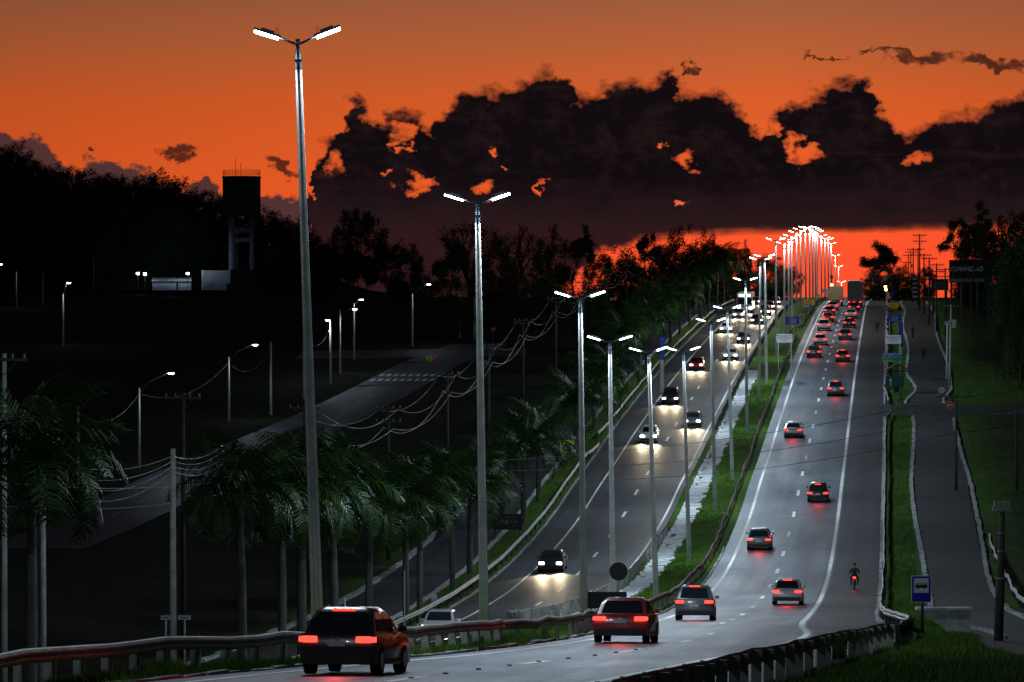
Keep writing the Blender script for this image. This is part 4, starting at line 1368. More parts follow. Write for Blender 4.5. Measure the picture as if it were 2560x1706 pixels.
# ------------------------------------------------------------------ signs
def text_mesh(s, size, m, bold=0.0, spacing=1.0):
    cu = bpy.data.curves.new('lettering', 'FONT')
    cu.body = s; cu.size = size; cu.align_x = 'CENTER'; cu.align_y = 'CENTER'
    cu.space_line = 0.95; cu.offset = bold; cu.space_character = spacing
    cu.resolution_u = 3
    o = bpy.data.objects.new('lettering', cu); C.objects.link(o)
    dg = bpy.context.evaluated_depsgraph_get()
    me = bpy.data.meshes.new_from_object(o.evaluated_get(dg))
    bpy.data.objects.remove(o)
    me.materials.clear(); me.materials.append(m)
    return me


def put_text(s, size, m, parent, x, z, y=-.035, bold=0.0, sx=1.0, spacing=1.0):
    o = obj('lettering', text_mesh(s, size, m, bold, spacing), parent, (x, y, z))
    o.rotation_euler = (PI / 2, 0, 0)
    o.scale = (sx, 1, 1)
    return o


def disc(mb, r, y0, y1, n=28, x=0, z=0):
    mb.prism([(x + r * math.cos(2 * PI * k / n), z + r * math.sin(2 * PI * k / n)) for k in range(n)], y0, y1)
    return mb


def rrect(w, h, r=.05, n=4):
    out = []
    for cx, cz, a0 in ((w / 2 - r, h / 2 - r, 0), (-w / 2 + r, h / 2 - r, PI / 2), (-w / 2 + r, -h / 2 + r, PI), (w / 2 - r, -h / 2 + r, 1.5 * PI)):
        for i in range(n + 1):
            a = a0 + i * PI / 2 / n
            out.append((cx + r * math.cos(a), cz + r * math.sin(a)))
    return out


def sign(name, label, px, row_c, d, wpx, hpx, mface, posts=(0,), pm='galv', row_base=None, border=None, group=None, rz=0.0, prad=.04, pw_above=0.0, postpx=None):
    """board of the given size facing the road, on posts; returns the board with local origin at its centre"""
    k = d / F
    p = atd(px, d)
    zc = (853 - row_c) * k - p.z
    t = thing(name, label, 'sign', p, rz, group)
    w, h = wpx * k, hpx * k
    for f in posts:
        mb = MB(); mb.smooth = True
        mb.tube([(f * w, .05, -.3), (f * w, .05, zc + h * .42 + pw_above)], prad, 6)
        mb.build('post', M[pm], t)
    mb = MB(); mb.prism(rrect(w, h, min(w, h) * .06), -.012, .012)
    bd = mb.build('board', M[border] if border else M[mface], t, (0, 0, zc))
    if border:
        mb = MB(); mb.prism(rrect(w * (1 - .05 * h / w), h * .95, min(w, h) * .05), -.020, -.0125); mb.build('face', M[mface], bd)
    return t, bd, w, h


def round_sign(name, label, px, row_c, d, dia_px, txt=None, glyph=None, back=False, posth=True, group=None, lean=0.0):
    k = d / F; p = atd(px, d); zc = (853 - row_c) * k - p.z
    t = thing(name, label, 'sign', p, 0, group); t.rotation_euler = (0, lean, 0)
    r_ = dia_px * k / 2
    mb = MB(); mb.tube([(0, .05, -.3), (0, .05, zc + r_ * .7)], .04, 6); mb.build('post', M['steel_dark' if not back else 'galv'], t)
    mb = MB(); disc(mb, r_, -.012, .012)
    bd = mb.build('board', M['black'] if back else M['red'], t, (0, 0, zc))
    if not back:
        mb = MB(); disc(mb, r_ * .80, -.02, -.0125); mb.build('face', M['white'], bd)
        if txt: put_text(txt, r_ * 1.05, M['ink'], bd, 0, -.02 * r_, -.024, .012 * r_)
        if glyph == 'uturn':
            mb = MB(); mb.tube([(-.25 * r_, -.03, -.4 * r_)] + [(-.0 * r_ + .25 * r_ * math.cos(a), -.03, .05 * r_ + .3 * r_ * math.sin(a)) for a in np.linspace(PI, 0, 8)] + [(.25 * r_, -.03, -.2 * r_)], .06 * r_, 4)
            mb.tube([(-.55 * r_, -.032, .55 * r_), (.55 * r_, -.032, -.55 * r_)], .05 * r_, 4)
            mb.build('symbol', M['ink'], bd)
    return t


# bus stop sign
t, bd, w, h = sign('bus_stop_sign', 'blue bus stop sign with black bus on white panel in the grass', 2303, 1473, 142, 50, 67, 'blue', (0.06,), 'steel_dark', border='white', prad=.055)
pn = MB(); pn.prism(rrect(w * .74, h * .54, .02), -.026, -.0205); pn = pn.build('white_panel', M['white'], bd, (0, 0, h * .13))
bw, bh = w * .60, h * .17
mb = MB()
mb.prism([(-.5 * bw, -.5 * bh), (.5 * bw, -.5 * bh), (.5 * bw, .05 * bh), (.44 * bw, .5 * bh), (-.42 * bw, .5 * bh), (-.47 * bw, .1 * bh), (-.5 * bw, .05 * bh)], -.032, -.0265)
for x in (-.28, .28): disc(mb, .17 * bh * 1.2, -.031, -.0262, 12, x * bw, -.52 * bh)
mb.build('bus_symbol', M['ink'], pn)
mb = MB()
for i in range(7):
    x = (-.36 + .115 * i) * bw
    mb.prism([(x, .1 * bh), (x + .06 * bw, .1 * bh), (x + .085 * bw, .42 * bh), (x + .025 * bw, .42 * bh)], -.036, -.0325)
mb.build('bus_windows', M['white'], pn)

# paired road signs
for px, d, sfx in ((1961, 478, 'in the median grass'), (2233, 480, 'on the strip beside the path')):
    t, bd, w, h = sign('speed_check_sign', 'white electronic speed check sign ' + sfx, px, 846 if px < 2000 else 849, d, 40, 21.5, 'white', (-.38, .42), 'white', group='white speed check signs', rz=.03)
    put_text('FISCALIZAÇÃO\nELETRÔNICA\nA 500 m', h * .27, M['ink'], bd, 0, 0.02, -.016, .004, 1.0)
for px, row, d, sfx in ((1981, 802, 560, 'in the median grass'), (2237, 796, 565, 'on the strip beside the path')):
    t, bd, w, h = sign('slow_down_sign', 'dark blue speed hump warning board ' + sfx, px, row, d, 33, 18, 'blue', (-.4, .4), 'white', border='blue2', group='dark blue warning boards', rz=.02)
    put_text('REDUZA\nA VELOCIDADE\nLOMBADA\nELETRÔNICA', h * .215, M['white'], bd, 0, 0.0, -.024, .002, 1.0)
for px, row, d, sfx in ((2022, 758, 660, 'in the median behind the round forty sign'), (2232, 765, 660, 'on the strip beside the path')):
    t, bd, w, h = sign('yellow_board', 'yellow warning board ' + sfx, px, row, d, 29, 15, 'yellow', (-.4, .4), 'steel_dark', group='yellow warning boards')
    mb = MB()
    for zz, ww in ((.24, .44), (0, .5), (-.26, .62)):
        n = 9
        for i in range(n):
            mb.box(((-ww / 2 + ww * (i + .5) / n) * w, -.02, zz * h), (ww * w / n * .62, .006, h * .11))
    mb.build('lettering', M['ink'], bd)
for px, row, d, sfx in ((2027, 769, 640, 'beside the yellow board in the median'), (2217, 771, 640, 'beside the yellow board by the path')):
    t, bd, w, h = sign('small_blue_sign', 'small light blue sign with white pictogram ' + sfx, px, row, d, 9.5, 11.5, 'blue2', (0,), 'steel_dark', border='white', group='small blue signs')
    mb = MB(); mb.prism([(-.3 * w, .1 * h), (.3 * w, .1 * h), (.3 * w, 0), (.08 * w, -.05 * h), (.12 * w, -.3 * h), (-.12 * w, -.3 * h), (-.08 * w, -.05 * h), (-.3 * w, 0)], -.03, -.021); mb.build('pictogram', M['white'], bd)
for px, row, d, dia, lean, sfx in ((2015, 762, 610, 14.5, .06, 'nearest the yellow board in the median'), (2044, 741, 700, 11, 0, 'in the median further up by the red sky'), (2064, 734, 760, 10, 0, 'furthest up the median next to the green sign'),
                                  (2220, 743, 690, 12, 0, 'below another on the post by the path'), (2219.5, 735, 720, 10, 0, 'above another on the post by the path')):
    round_sign('speed_limit_sign', 'round red ringed speed limit forty sign ' + sfx, px, row, d, dia, '40', lean=lean, group='round forty speed signs')
round_sign('speed_limit_sign', 'faint round speed limit thirty sign above the palms', 727, 1083, 372, 16, '30')
round_sign('no_turn_sign', 'round red ringed no turn sign beside the path at the driveway', 2354, 976, 440, 19, None, 'uturn')
for px, row, dd, lab in ((1529, 748, 560, 'left of a pair of round red ringed signs on the far slope'), (1538, 747, 560, 'right of a pair of round red ringed signs on the far slope')):
    round_sign('no_turn_sign', lab, px, row, dd, 9, None, 'uturn', group='pair of round signs on the far slope')
round_sign('sign_back', 'black back of a round sign beside the fourth lamp', 1546, 1429, 196, 46, back=True)
round_sign('sign_back', 'black back of a small round sign below the green arrow sign', 2241, 974, 428, 15, back=True)
round_sign('sign_back', 'black back of a round sign beside the yellow board by the path', 2249, 772, 640, 10, back=True)


def stop_sign(label, px, row, d, dia):
    k = d / F; p = atd(px, d); zc = (853 - row) * k - p.z; r_ = dia * k / 2 / math.cos(PI / 8)
    t = thing('stop_sign', label, 'sign', p, 0, 'red stop signs')
    mb = MB(); mb.tube([(0, .05, -.3), (0, .05, zc + r_ * .6)], .04, 6); mb.build('post', M['galv'], t)
    mb = MB(); mb.prism(ngon2(r_, 8), -.012, .012); bd = mb.build('board', M['white'], t, (0, 0, zc))
    mb = MB(); mb.prism(ngon2(r_ * .92, 8), -.02, -.0125); mb.build('face', M['red'], bd)
    put_text('PARE', r_ * .62, M['white'], bd, 0, 0, -.024, .006 * r_)


def ngon2(r_, n): return [(r_ * math.cos(2 * PI * (i + .5) / n), r_ * math.sin(2 * PI * (i + .5) / n)) for i in range(n)]


stop_sign('red octagonal stop sign at the mouth of the driveway', 2375, 1013, 425, 16.5)
stop_sign('red octagonal stop sign beside the pedestrian diamond in the valley', 1086, 891, 505, 14)
stop_sign('red octagonal stop sign on the far slope near the dark trees', 1233, 823, 560, 11)


def diamond(label, px, row, d, s_px, m):
    k = d / F; p = atd(px, d); zc = (853 - row) * k - p.z; r_ = s_px * k / 2
    t = thing('warning_sign', label, 'sign', p, 0, 'lime diamond warning signs')
    mb = MB(); mb.tube([(0, .05, -.3), (0, .05, zc + r_ * .6)], .04, 6); mb.build('post', M['steel_dark'], t)
    mb = MB(); mb.prism([(r_, 0), (0, r_), (-r_, 0), (0, -r_)], -.012, .012); bd = mb.build('board', M[m], t, (0, 0, zc))
    mb = MB(); disc(mb, r_ * .11, -.02, -.0125, 10, 0, r_ * .38)
    for a in (((0, .25), (0, -.1)), ((0, -.1), (-.2, -.5)), ((0, -.1), (.18, -.5)), ((0, .2), (-.22, -.02)), ((0, .2), (.22, 0))):
        mb.tube([(a[0][0] * r_, -.018, a[0][1] * r_), (a[1][0] * r_, -.018, a[1][1] * r_)], r_ * .07, 4)
    mb.build('pictogram', M['ink'], bd)


diamond('lime diamond pedestrian sign beside a red stop sign in the valley', 1074, 897, 500, 18, 'lime')
diamond('lime diamond warning sign on the strip before the dark junction', 1551, 965, 408, 15, 'lime')

# green and blue service board
d = 462; t, bd, w, h = sign('service_board', 'blue over green information board beside the guardrail', 2230, 894, d, 45, 21, 'green', (-.35, .35), 'steel_dark', border='white', rz=.03)
mb = MB(); mb.box((0, -.023, h * .31), (w * .955, .006, h * .32)); bb = mb.build('blue_band', M['blue2'], bd)
mb = MB()
def scrawl(mb, x0, x1, z, hh, n, y=-.03, seed=1):
    r = random.Random(seed)
    cw = (x1 - x0) / n
    for i in range(n):
        if r.random() < .12: continue
        x = x0 + cw * i
        mb.box((x + cw * .18, y, z), (cw * .2, .005, hh))
        q = r.choice((0, 1, 2))
        if q != 1: mb.box((x + cw * .5, y, z + hh * .42), (cw * .44, .005, hh * .18))
        if q != 2: mb.box((x + cw * .5, y, z - hh * .02), (cw * .44, .005, hh * .16))
        if q == 1: mb.box((x + cw * .68, y, z + .1 * hh), (cw * .18, .005, hh * .8))
scrawl(mb, -.44 * w, .16 * w, .30 * h, .13 * h, 15, seed=1); scrawl(mb, .27 * w, .44 * w, .31 * h, .11 * h, 5, seed=2)
scrawl(mb, -.43 * w, .25 * w, .03 * h, .08 * h, 19, seed=3); scrawl(mb, .33 * w, .44 * w, .05 * h, .08 * h, 3, seed=4); scrawl(mb, -.41 * w, -.15 * w, -.11 * h, .07 * h, 7, seed=5); scrawl(mb, -.41 * w, .02 * w, -.38 * h, .08 * h, 12, seed=6)
mb.build('small_print', M['white'], bd)
# dark green arrow board
t, bd, w, h = sign('arrow_board', 'dark green direction board with white upward arrow', 2237, 955, 440, 47, 28, 'teal', (-.36, .33), 'wood_pole', border='green', prad=.06)
mb = MB(); mb.prism([(-.05 * w, -.36 * h), (.0 * w, -.36 * h), (.0 * w, .1 * h), (.07 * w, .1 * h), (-.025 * w, .34 * h), (-.12 * w, .1 * h), (-.05 * w, .1 * h)], -.028, -.021)
mb.v = [(v[0] - .2 * w, v[1], v[2]) for v in mb.v]
mb.build('arrow', M['white'], bd)
# wooden kiosk roof on posts
d = 452; k = d / F; p = atd(2243, d)
t = thing('notice_shelter', 'small wooden shelter with pitched roof behind the arrow board', 'shelter', p)
zr = (853 - 908) * k - p.z; ze = (853 - 925) * k - p.z
for s in (-1, 1):
    mb = MB(); mb.prism([(0, zr), (s * 30 * k, ze), (s * 30 * k, ze - .1), (0, zr - .1)], -.9, .9); mb.build('roof_slope', M['wood'], t)
    mb = MB(); mb.box((s * 3 * k, 0, zr / 2 - .2), (.16, .16, zr + .1)); mb.build('post', M['wood'], t)
mb = MB(); mb.box((0, 0, ze - .15), (50 * k, .12, .14)); mb.build('tie_beam', M['wood'], t)


def totem(label, px, r0, r1, wpx, d, m, name='totem'):
    k = d / F; p = atd(px, d)
    z0 = (853 - r1) * k - p.z; z1 = (853 - r0) * k - p.z
    t = thing(name, label, 'totem', p, .05)
    mb = MB(); mb.prism(rrect(wpx * k, z1 - z0, .06), -.12, .12); mb.v = [(v[0], v[1], v[2] + (z0 + z1) / 2) for v in mb.v]; mb.build('panel', M[m], t)
    mb = MB(); mb.box((0, 0, z0 / 2 - .15), (wpx * k * .7, .2, max(z0, .2) + .3)); mb.build('base', M['concrete'], t)
    mb = MB(); mb.box((0, -.13, (z0 + z1) / 2), (wpx * k * .12, .02, (z1 - z0) * .96)); mb.build('stripe', M['blue2'], t)


M['navy'] = mat('totem_navy', (0.012, 0.03, 0.20), 0.5)
totem('tall blue totem panel on the palm strip beside the guardrail', 1655, 843, 900, 13, 448, 'navy')
totem('tall dark blue totem panel behind the white speed check sign', 2252, 806, 868, 11, 520, 'navy')
totem('slim dark blue totem by the amber light at the crest', 2231, 719, 752, 5, 740, 'navy')

# boards seen from behind / with scrawled writing
t, bd, w, h = sign('board_back', 'black rectangular board back on two pale posts beside the lamps', 1518, 1501, 192, 98, 42, 'black', (-.42, .36), 'whitewash', prad=.06, pw_above=.12)
mb = MB(); mb.box((0, .03, h * .42), (w * .98, .03, .05)); mb.build('frame_bar', M['galv'], bd)
t, bd, w, h = sign('scrawled_board', 'black board with scrawled white writing on the palm strip', 1268, 1305, 318, 74, 40, 'black', (-.42, .42), 'steel_dark')
r = random.Random(9)
mb = MB()
for zz, n, hh, s0 in ((.28, 16, .06, 1), (.02, 22, .17, 2), (-.2, 12, .10, 3)):
    for i in range(n):
        x = (-.3 + .62 * i / n) * w
        if r.random() < .2: continue
        mb.tube([(x, -.02, (zz + r.uniform(-hh, hh) * .5) * h), (x + r.uniform(-.02, .04) * w, -.02, (zz + r.uniform(-hh, hh)) * h)], .022, 3)
mb.build('scrawl', M['concrete'], bd)
k = 372 / F
p = atd(1417, 372); t = thing('chevron_board', 'yellow board with large black diamond at the guardrail end', 'sign', p)
zc = (853 - 1116) * k - p.z
mb = MB(); mb.prism(rrect(36 * k, 30 * k, .04), -.012, .012); bd = mb.build('board', M['lime'], t, (0, 0, zc))
mb = MB(); mb.prism([(18 * k, 3 * k), (2 * k, 13 * k), (-15 * k, -5 * k), (-8 * k, -14 * k), (17 * k, -14 * k)], -.02, -.0125); mb.build('black_panel', M['ink'], bd)
mb = MB(); mb.tube([(0, .05, -.3), (0, .05, zc)], .05, 6); mb.build('post', M['steel_dark'], t)
t, bd, w, h = sign('notice_board', 'small dark blue notice board on the uphill strip', 1795, 769, 600, 19, 13, 'navy', (0,), 'steel_dark')
mb = MB(); scrawl(mb, -.4 * w, .3 * w, .3 * h, .14 * h, 9, -.02, 8); scrawl(mb, -.3 * w, .42 * w, -.1 * h, .16 * h, 7, -.02, 9); mb.build('small_print', M['white'], bd)
t, bd, w, h = sign('crest_board', 'small green and pale sign at the crest of the median', 2076, 732, 800, 22, 10, 'green', (-.4, .4), 'steel_dark')
mb = MB(); mb.box((-.27 * w, -.02, 0), (.44 * w, .012, .9 * h)); mb.box((.46 * w, -.02, 0), (.08 * w, .012, h)); mb.build('white_patch', M['white'], bd)
t, bd, w, h = sign('crest_board', 'pale striped sign beside the green one at the crest', 2061, 727, 795, 14, 8, 'concrete', (0,), 'steel_dark')
# two small white plates with dark strip near the concrete pole
for px, wp, lab in ((414, 24, 'small pale plate left of the plain concrete pole'), (461, 32, 'wider pale plate right of the plain concrete pole')):
    t, bd, w, h = sign('plate_sign', lab, px, 1544, 163, wp, 11, 'concrete', (0,), 'galv', group='pale plates by the concrete pole')
    mb = MB(); mb.box((0, -.018, -.05 * h), (.7 * w, .008, .28 * h)); mb.build('dark_strip', M['navy'], bd)
# white control box and thin posts on the palm strip
p = G(-16.9, 252); k = 252 / F
t = thing('control_box', 'small white cabinet box on a post on the palm strip', 'box', p)
mb = MB(); mb.prism(rrect(.36, .55, .05), -.14, .14); mb.v = [(v[0], v[1], v[2] + .85) for v in mb.v]; mb.build('cabinet', M['whitewash'], t)
mb = MB(); mb.box((0, 0, .25), (.1, .1, .9)); mb.build('post', M['galv'], t)
for px, row0, row1, d, lab in ((862, 1495, 1590, 150, 'thin white marker post behind the near guardrail'), (1011, 1425, 1530, 225, 'thin pale rod on the dark lanes left of the second lamp')):
    k = d / F; p = atd(px, d)
    mb = MB(); mb.tube([(0, 0, -.3), (0, 0, (853 - row0) * k - p.z)], .035, 6)
    tag(mb.build('marker_post', M['whitewash'], None, p), lab, 'post', 'thin posts by the lanes')
# billboards on the right
d = 600; k = d / F; p = atd(2425, d)
t = thing('billboard', 'large dark billboard with white handwritten word and pale strip', 'billboard', p)
zc = (853 - 679) * k - p.z
mb = MB(); mb.box((0, 0, zc), (104 * k, .3, 57 * k)); bd = mb.build('panel', M['ink'], t)
M['dimwhite'] = mat('faded_lettering', (0.8, 0.8, 0.78), 0.7)
o = put_text('COVARDÃO', 16 * k, M['dimwhite'], bd, -9 * k, zc + 5.5 * k, -.17, .01, .92)
o.data.transform(Matrix(((1, .28, 0, 0), (0, 1, 0, 0), (0, 0, 1, 0), (0, 0, 0, 1))))
mb = MB(); mb.box((-8 * k, -.17, zc - 22 * k), (82 * k, .04, 8 * k)); st = mb.build('pale_strip', M['concrete'], bd)
mb = MB(); scrawl(mb, -38 * k, 28 * k, zc - 22 * k, 3.4 * k, 26, -.2, 12); mb.build('small_print', M['ink'], bd)
for x in (-46, -20, 20, 46):
    mb = MB(); mb.box((x * k, .3, (zc + 20 * k) / 2), (.3, .3, zc + 20 * k)); mb.build('post', M['steel_dark'], t)
d = 640; k = d / F; p = atd(2350, d)
t = thing('billboard', 'smaller grey billboard behind the crossarm poles', 'billboard', p)
zc = (853 - 712) * k - p.z
mb = MB(); mb.box((0, 0, zc), (42 * k, .3, 28 * k)); bd = mb.build('panel', M['steel_dark'], t)
mb = MB()
for z in (.2, 0, -.2): mb.box((0, -.17, zc + z * 28 * k), (30 * k, .04, 2.4 * k))
mb.build('stripes', M['concrete'], bd)
for x in (-16, 16):
    mb = MB(); mb.box((x * k, .3, zc / 2), (.3, .3, zc)); mb.build('post', M['steel_dark'], t)
d = 745; k = d / F; p = atd(2287, d)
t = thing('price_board', 'narrow board of pale stacked strips among the utility poles', 'sign', p)
mb = MB(); mb.box((0, 0, 2.4), (.9, .2, 4.2)); mb.build('panel', M['steel_dark'], t)
for i in range(5):
    mb = MB(); mb.box((0, -.13, 1.0 + .8 * i), (.75, .05, .32)); mb.build('strip', M['white'], t)
# amber beacons with radar posts
for px, row, d, lab in ((2080, 716, 770, 'amber lit warning light in the median at the crest'), (2214, 721, 735, 'amber lit warning light by the path at the crest')):
    k = d / F; p = atd(px, d); zc = (853 - row) * k - p.z
    t = thing('warning_beacon', lab, 'beacon', p, 0, 'amber warning lights')
    mb = MB(); mb.tube([(0, 0, -.2), (0, 0, zc + 1.4)], .07, 6); mb.build('post', M['steel_dark'], t)
    mb = MB(); mb.box((0, .05, zc), (.5, .2, 1.1)); mb.build('housing', M['black'], t)
    for s, x in ((-.26, .05), (.26, -.04)):
        mb = MB(); disc(mb, .24, -.1, -.04, 14, x, zc + s); mb.build('lens', M['amber'], t)
    mb = MB(); mb.box((-.1, 0, zc + 1.75), (.55, .4, .7)); mb.build('camera_box', M['concrete'], t)
# mast in the near grass with a flat lamp
d = 136; k = d / F; p = atd(2496, d)
t = thing('lamp_mast', 'short dark mast with flat unlit floodlight and white bands', 'lamp mast', p)
H = (853 - 1280) * k - p.z
mb = MB(); mb.smooth = True; mb.loft([ngon(.16, 10, -.3), ngon(.15, 10, 2.0), ngon(.08, 10, H)]); mb.v = [(v[0] + v[2] * .03, v[1], v[2]) for v in mb.v]; mb.build('mast', M['wood_pole'], t)
mb = MB(); mb.box((.1, -.05, H + .1), (.6, .25, .14)); h = mb.build('lamp_head', M['concrete'], t)
mb = MB()
for i in range(7): mb.box((-.14 + .08 * i, -.05, H + .26), (.02, .22, .2))
mb.build('cooling_fin', M['concrete'], h)
for z in (2.1, 3.0, 3.6):
    mb = MB(); mb.loft([ngon(.17 if z < 2.5 else .135, 10, z), ngon(.17 if z < 2.5 else .135, 10, z + .03)]); mb.v = [(v[0] + v[2] * .03, v[1], v[2]) for v in mb.v]; mb.build('band', M['whitewash'], t)
# concrete step wall beside the path
d = 150; p = atd(2352, 148)
t = thing('culvert_wall', 'small whitewashed concrete block wall at the foot of the path kerb', 'wall', p)
mb = MB(); mb.prism([(-.9, .95), (-.1, .95), (1.05, .95), (1.05, -.3), (.5, -.1), (-.1, .45)], -.25, .25); mb.build('wall', M['whitewash'], t)
mb = MB(); mb.box((.1, 0, 1.0), (2.0, .62, .09)); mb.build('coping', M['drain'], t)
mb = MB(); mb.box((2.9, .0, .05), (1.3, .8, .24), 0.2); tag(mb.build('kerb_block', M['whitewash'], None, atd(2490, 131)), 'white kerb block at the frame edge behind the near grass', 'kerb block')


# ------------------------------------------------------------------ grass blades
def grass(name, label, n, place, hmin, hmax, seed, m=None):
    r = np.random.default_rng(seed)
    vs = np.zeros((n * 3, 3)); k = 0
    rr = random.Random(seed)
    for i in range(n):
        p = place(rr)
        h = rr.uniform(hmin, hmax) * (1 + 0.8 * max(0, math.sin(p.x * 1.9 + 1) * math.sin(p.y * .8)))
        a = rr.uniform(0, 6.28); w = .012 + .010 * rr.random()
        lx, ly = rr.gauss(0, .35) * h, rr.gauss(0, .35) * h
        ca, sa = math.cos(a) * w, math.sin(a) * w
        vs[k] = (p.x - ca, p.y - sa, p.z - .02); vs[k + 1] = (p.x + ca, p.y + sa, p.z - .02); vs[k + 2] = (p.x + lx, p.y + ly, p.z + h)
        k += 3
    me = bpy.data.meshes.new(name)
    me.vertices.add(n * 3); me.vertices.foreach_set('co', vs.ravel())
    me.loops.add(n * 3); me.loops.foreach_set('vertex_index', np.arange(n * 3))
    me.polygons.add(n); me.polygons.foreach_set('loop_start', np.arange(0, n * 3, 3)); me.polygons.foreach_set('loop_total', np.full(n, 3))
    me.materials.append(m or M['grass']); me.update()
    return tag(obj(name, me), label, 'grass', kind='stuff')


def pl1(rr):
    while True:
        d = rr.uniform(74, 140)
        u = rr.uniform(11.1, 13.0 + max(0, (125 - d) * .12))
        p = G(u, d)
        if p.x < .127 * d: return p
grass('grass', 'thick green grass on the near bank', 42000, pl1, .10, .22, 1)
grass('grass', 'grass fringe at the foot of the near guardrail', 16000, lambda rr: (lambda d: G(_rm(d) + rr.uniform(-.6, .75) * min(1, .4 + .6 * rr.random()), d))(rr.uniform(84, 132)), .08, .26, 2)
grass('grass', 'mown grass of the median', 52000, lambda rr: (lambda d: G(rr.uniform(-4.3, -1.9), d))(130 + 330 * rr.random() ** 1.6), .08, .20, 3)
grass('grass', 'grass of the strip between guardrail and path', 26000, lambda rr: (lambda d: G(rr.uniform(11.2, 12.9), d))(140 + 330 * rr.random() ** 1.5), .08, .22, 4)
grass('grass', 'grass of the palm strip', 22000, lambda rr: (lambda d: G(rr.uniform(-18.9, -16.9), d))(150 + 330 * rr.random() ** 1.4), .08, .22, 5)
grass('grass', 'grass of the bank by the path', 14000, lambda rr: (lambda d: G(rr.uniform(18.6, 26), d))(330 + 170 * rr.random()), .1, .3, 6)
# taller weed tuft on the near rail
rr = random.Random(3)
mb = MB()
for i in range(26):
    a = rr.uniform(0, 6.28); h = rr.uniform(.35, .75); b = rr.uniform(.1, .4) * h
    q = Vector((rr.uniform(-.14, .14), rr.uniform(-.1, .1), 0))
    mb.add([q + Vector((-.014, 0, 0)), q + Vector((.014, 0, 0)), q + Vector((math.cos(a) * b * .5 + .01, math.sin(a) * b * .5, h * .6)), q + Vector((math.cos(a) * b * .5 - .01, math.sin(a) * b * .5, h * .6)), q + Vector((math.cos(a) * b, math.sin(a) * b, h))], [(0, 1, 2, 3), (3, 2, 4)])
tag(mb.build('weed_tuft', M['grass'], None, atd(2096, 97) + Vector((0, 0, .25))), 'tall weed tuft sprouting over the near outer guardrail', 'weed')
# ------------------------------------------------------------------ vehicles
PAINTS = {}
for n_, c_ in (('silver', (.38, .39, .40)), ('white', (.62, .62, .60)), ('black', (.014, .014, .016)), ('red', (.30, .02, .02)), ('grey', (.10, .11, .12)), ('blue', (.02, .05, .16))):
    m_ = mat('car_paint_' + n_, c_, 0.28, .2 if n_ in ('silver', 'grey') else 0, spec=.5)
    m_.node_tree.nodes['Principled BSDF'].inputs['Coat Weight'].default_value = .6
    PAINTS[n_] = m_
DIM = dict(hatch=(3.95, 1.70, 1.50, .30), sedan=(4.45, 1.74, 1.46, .85), suv=(4.30, 1.80, 1.68, .22))


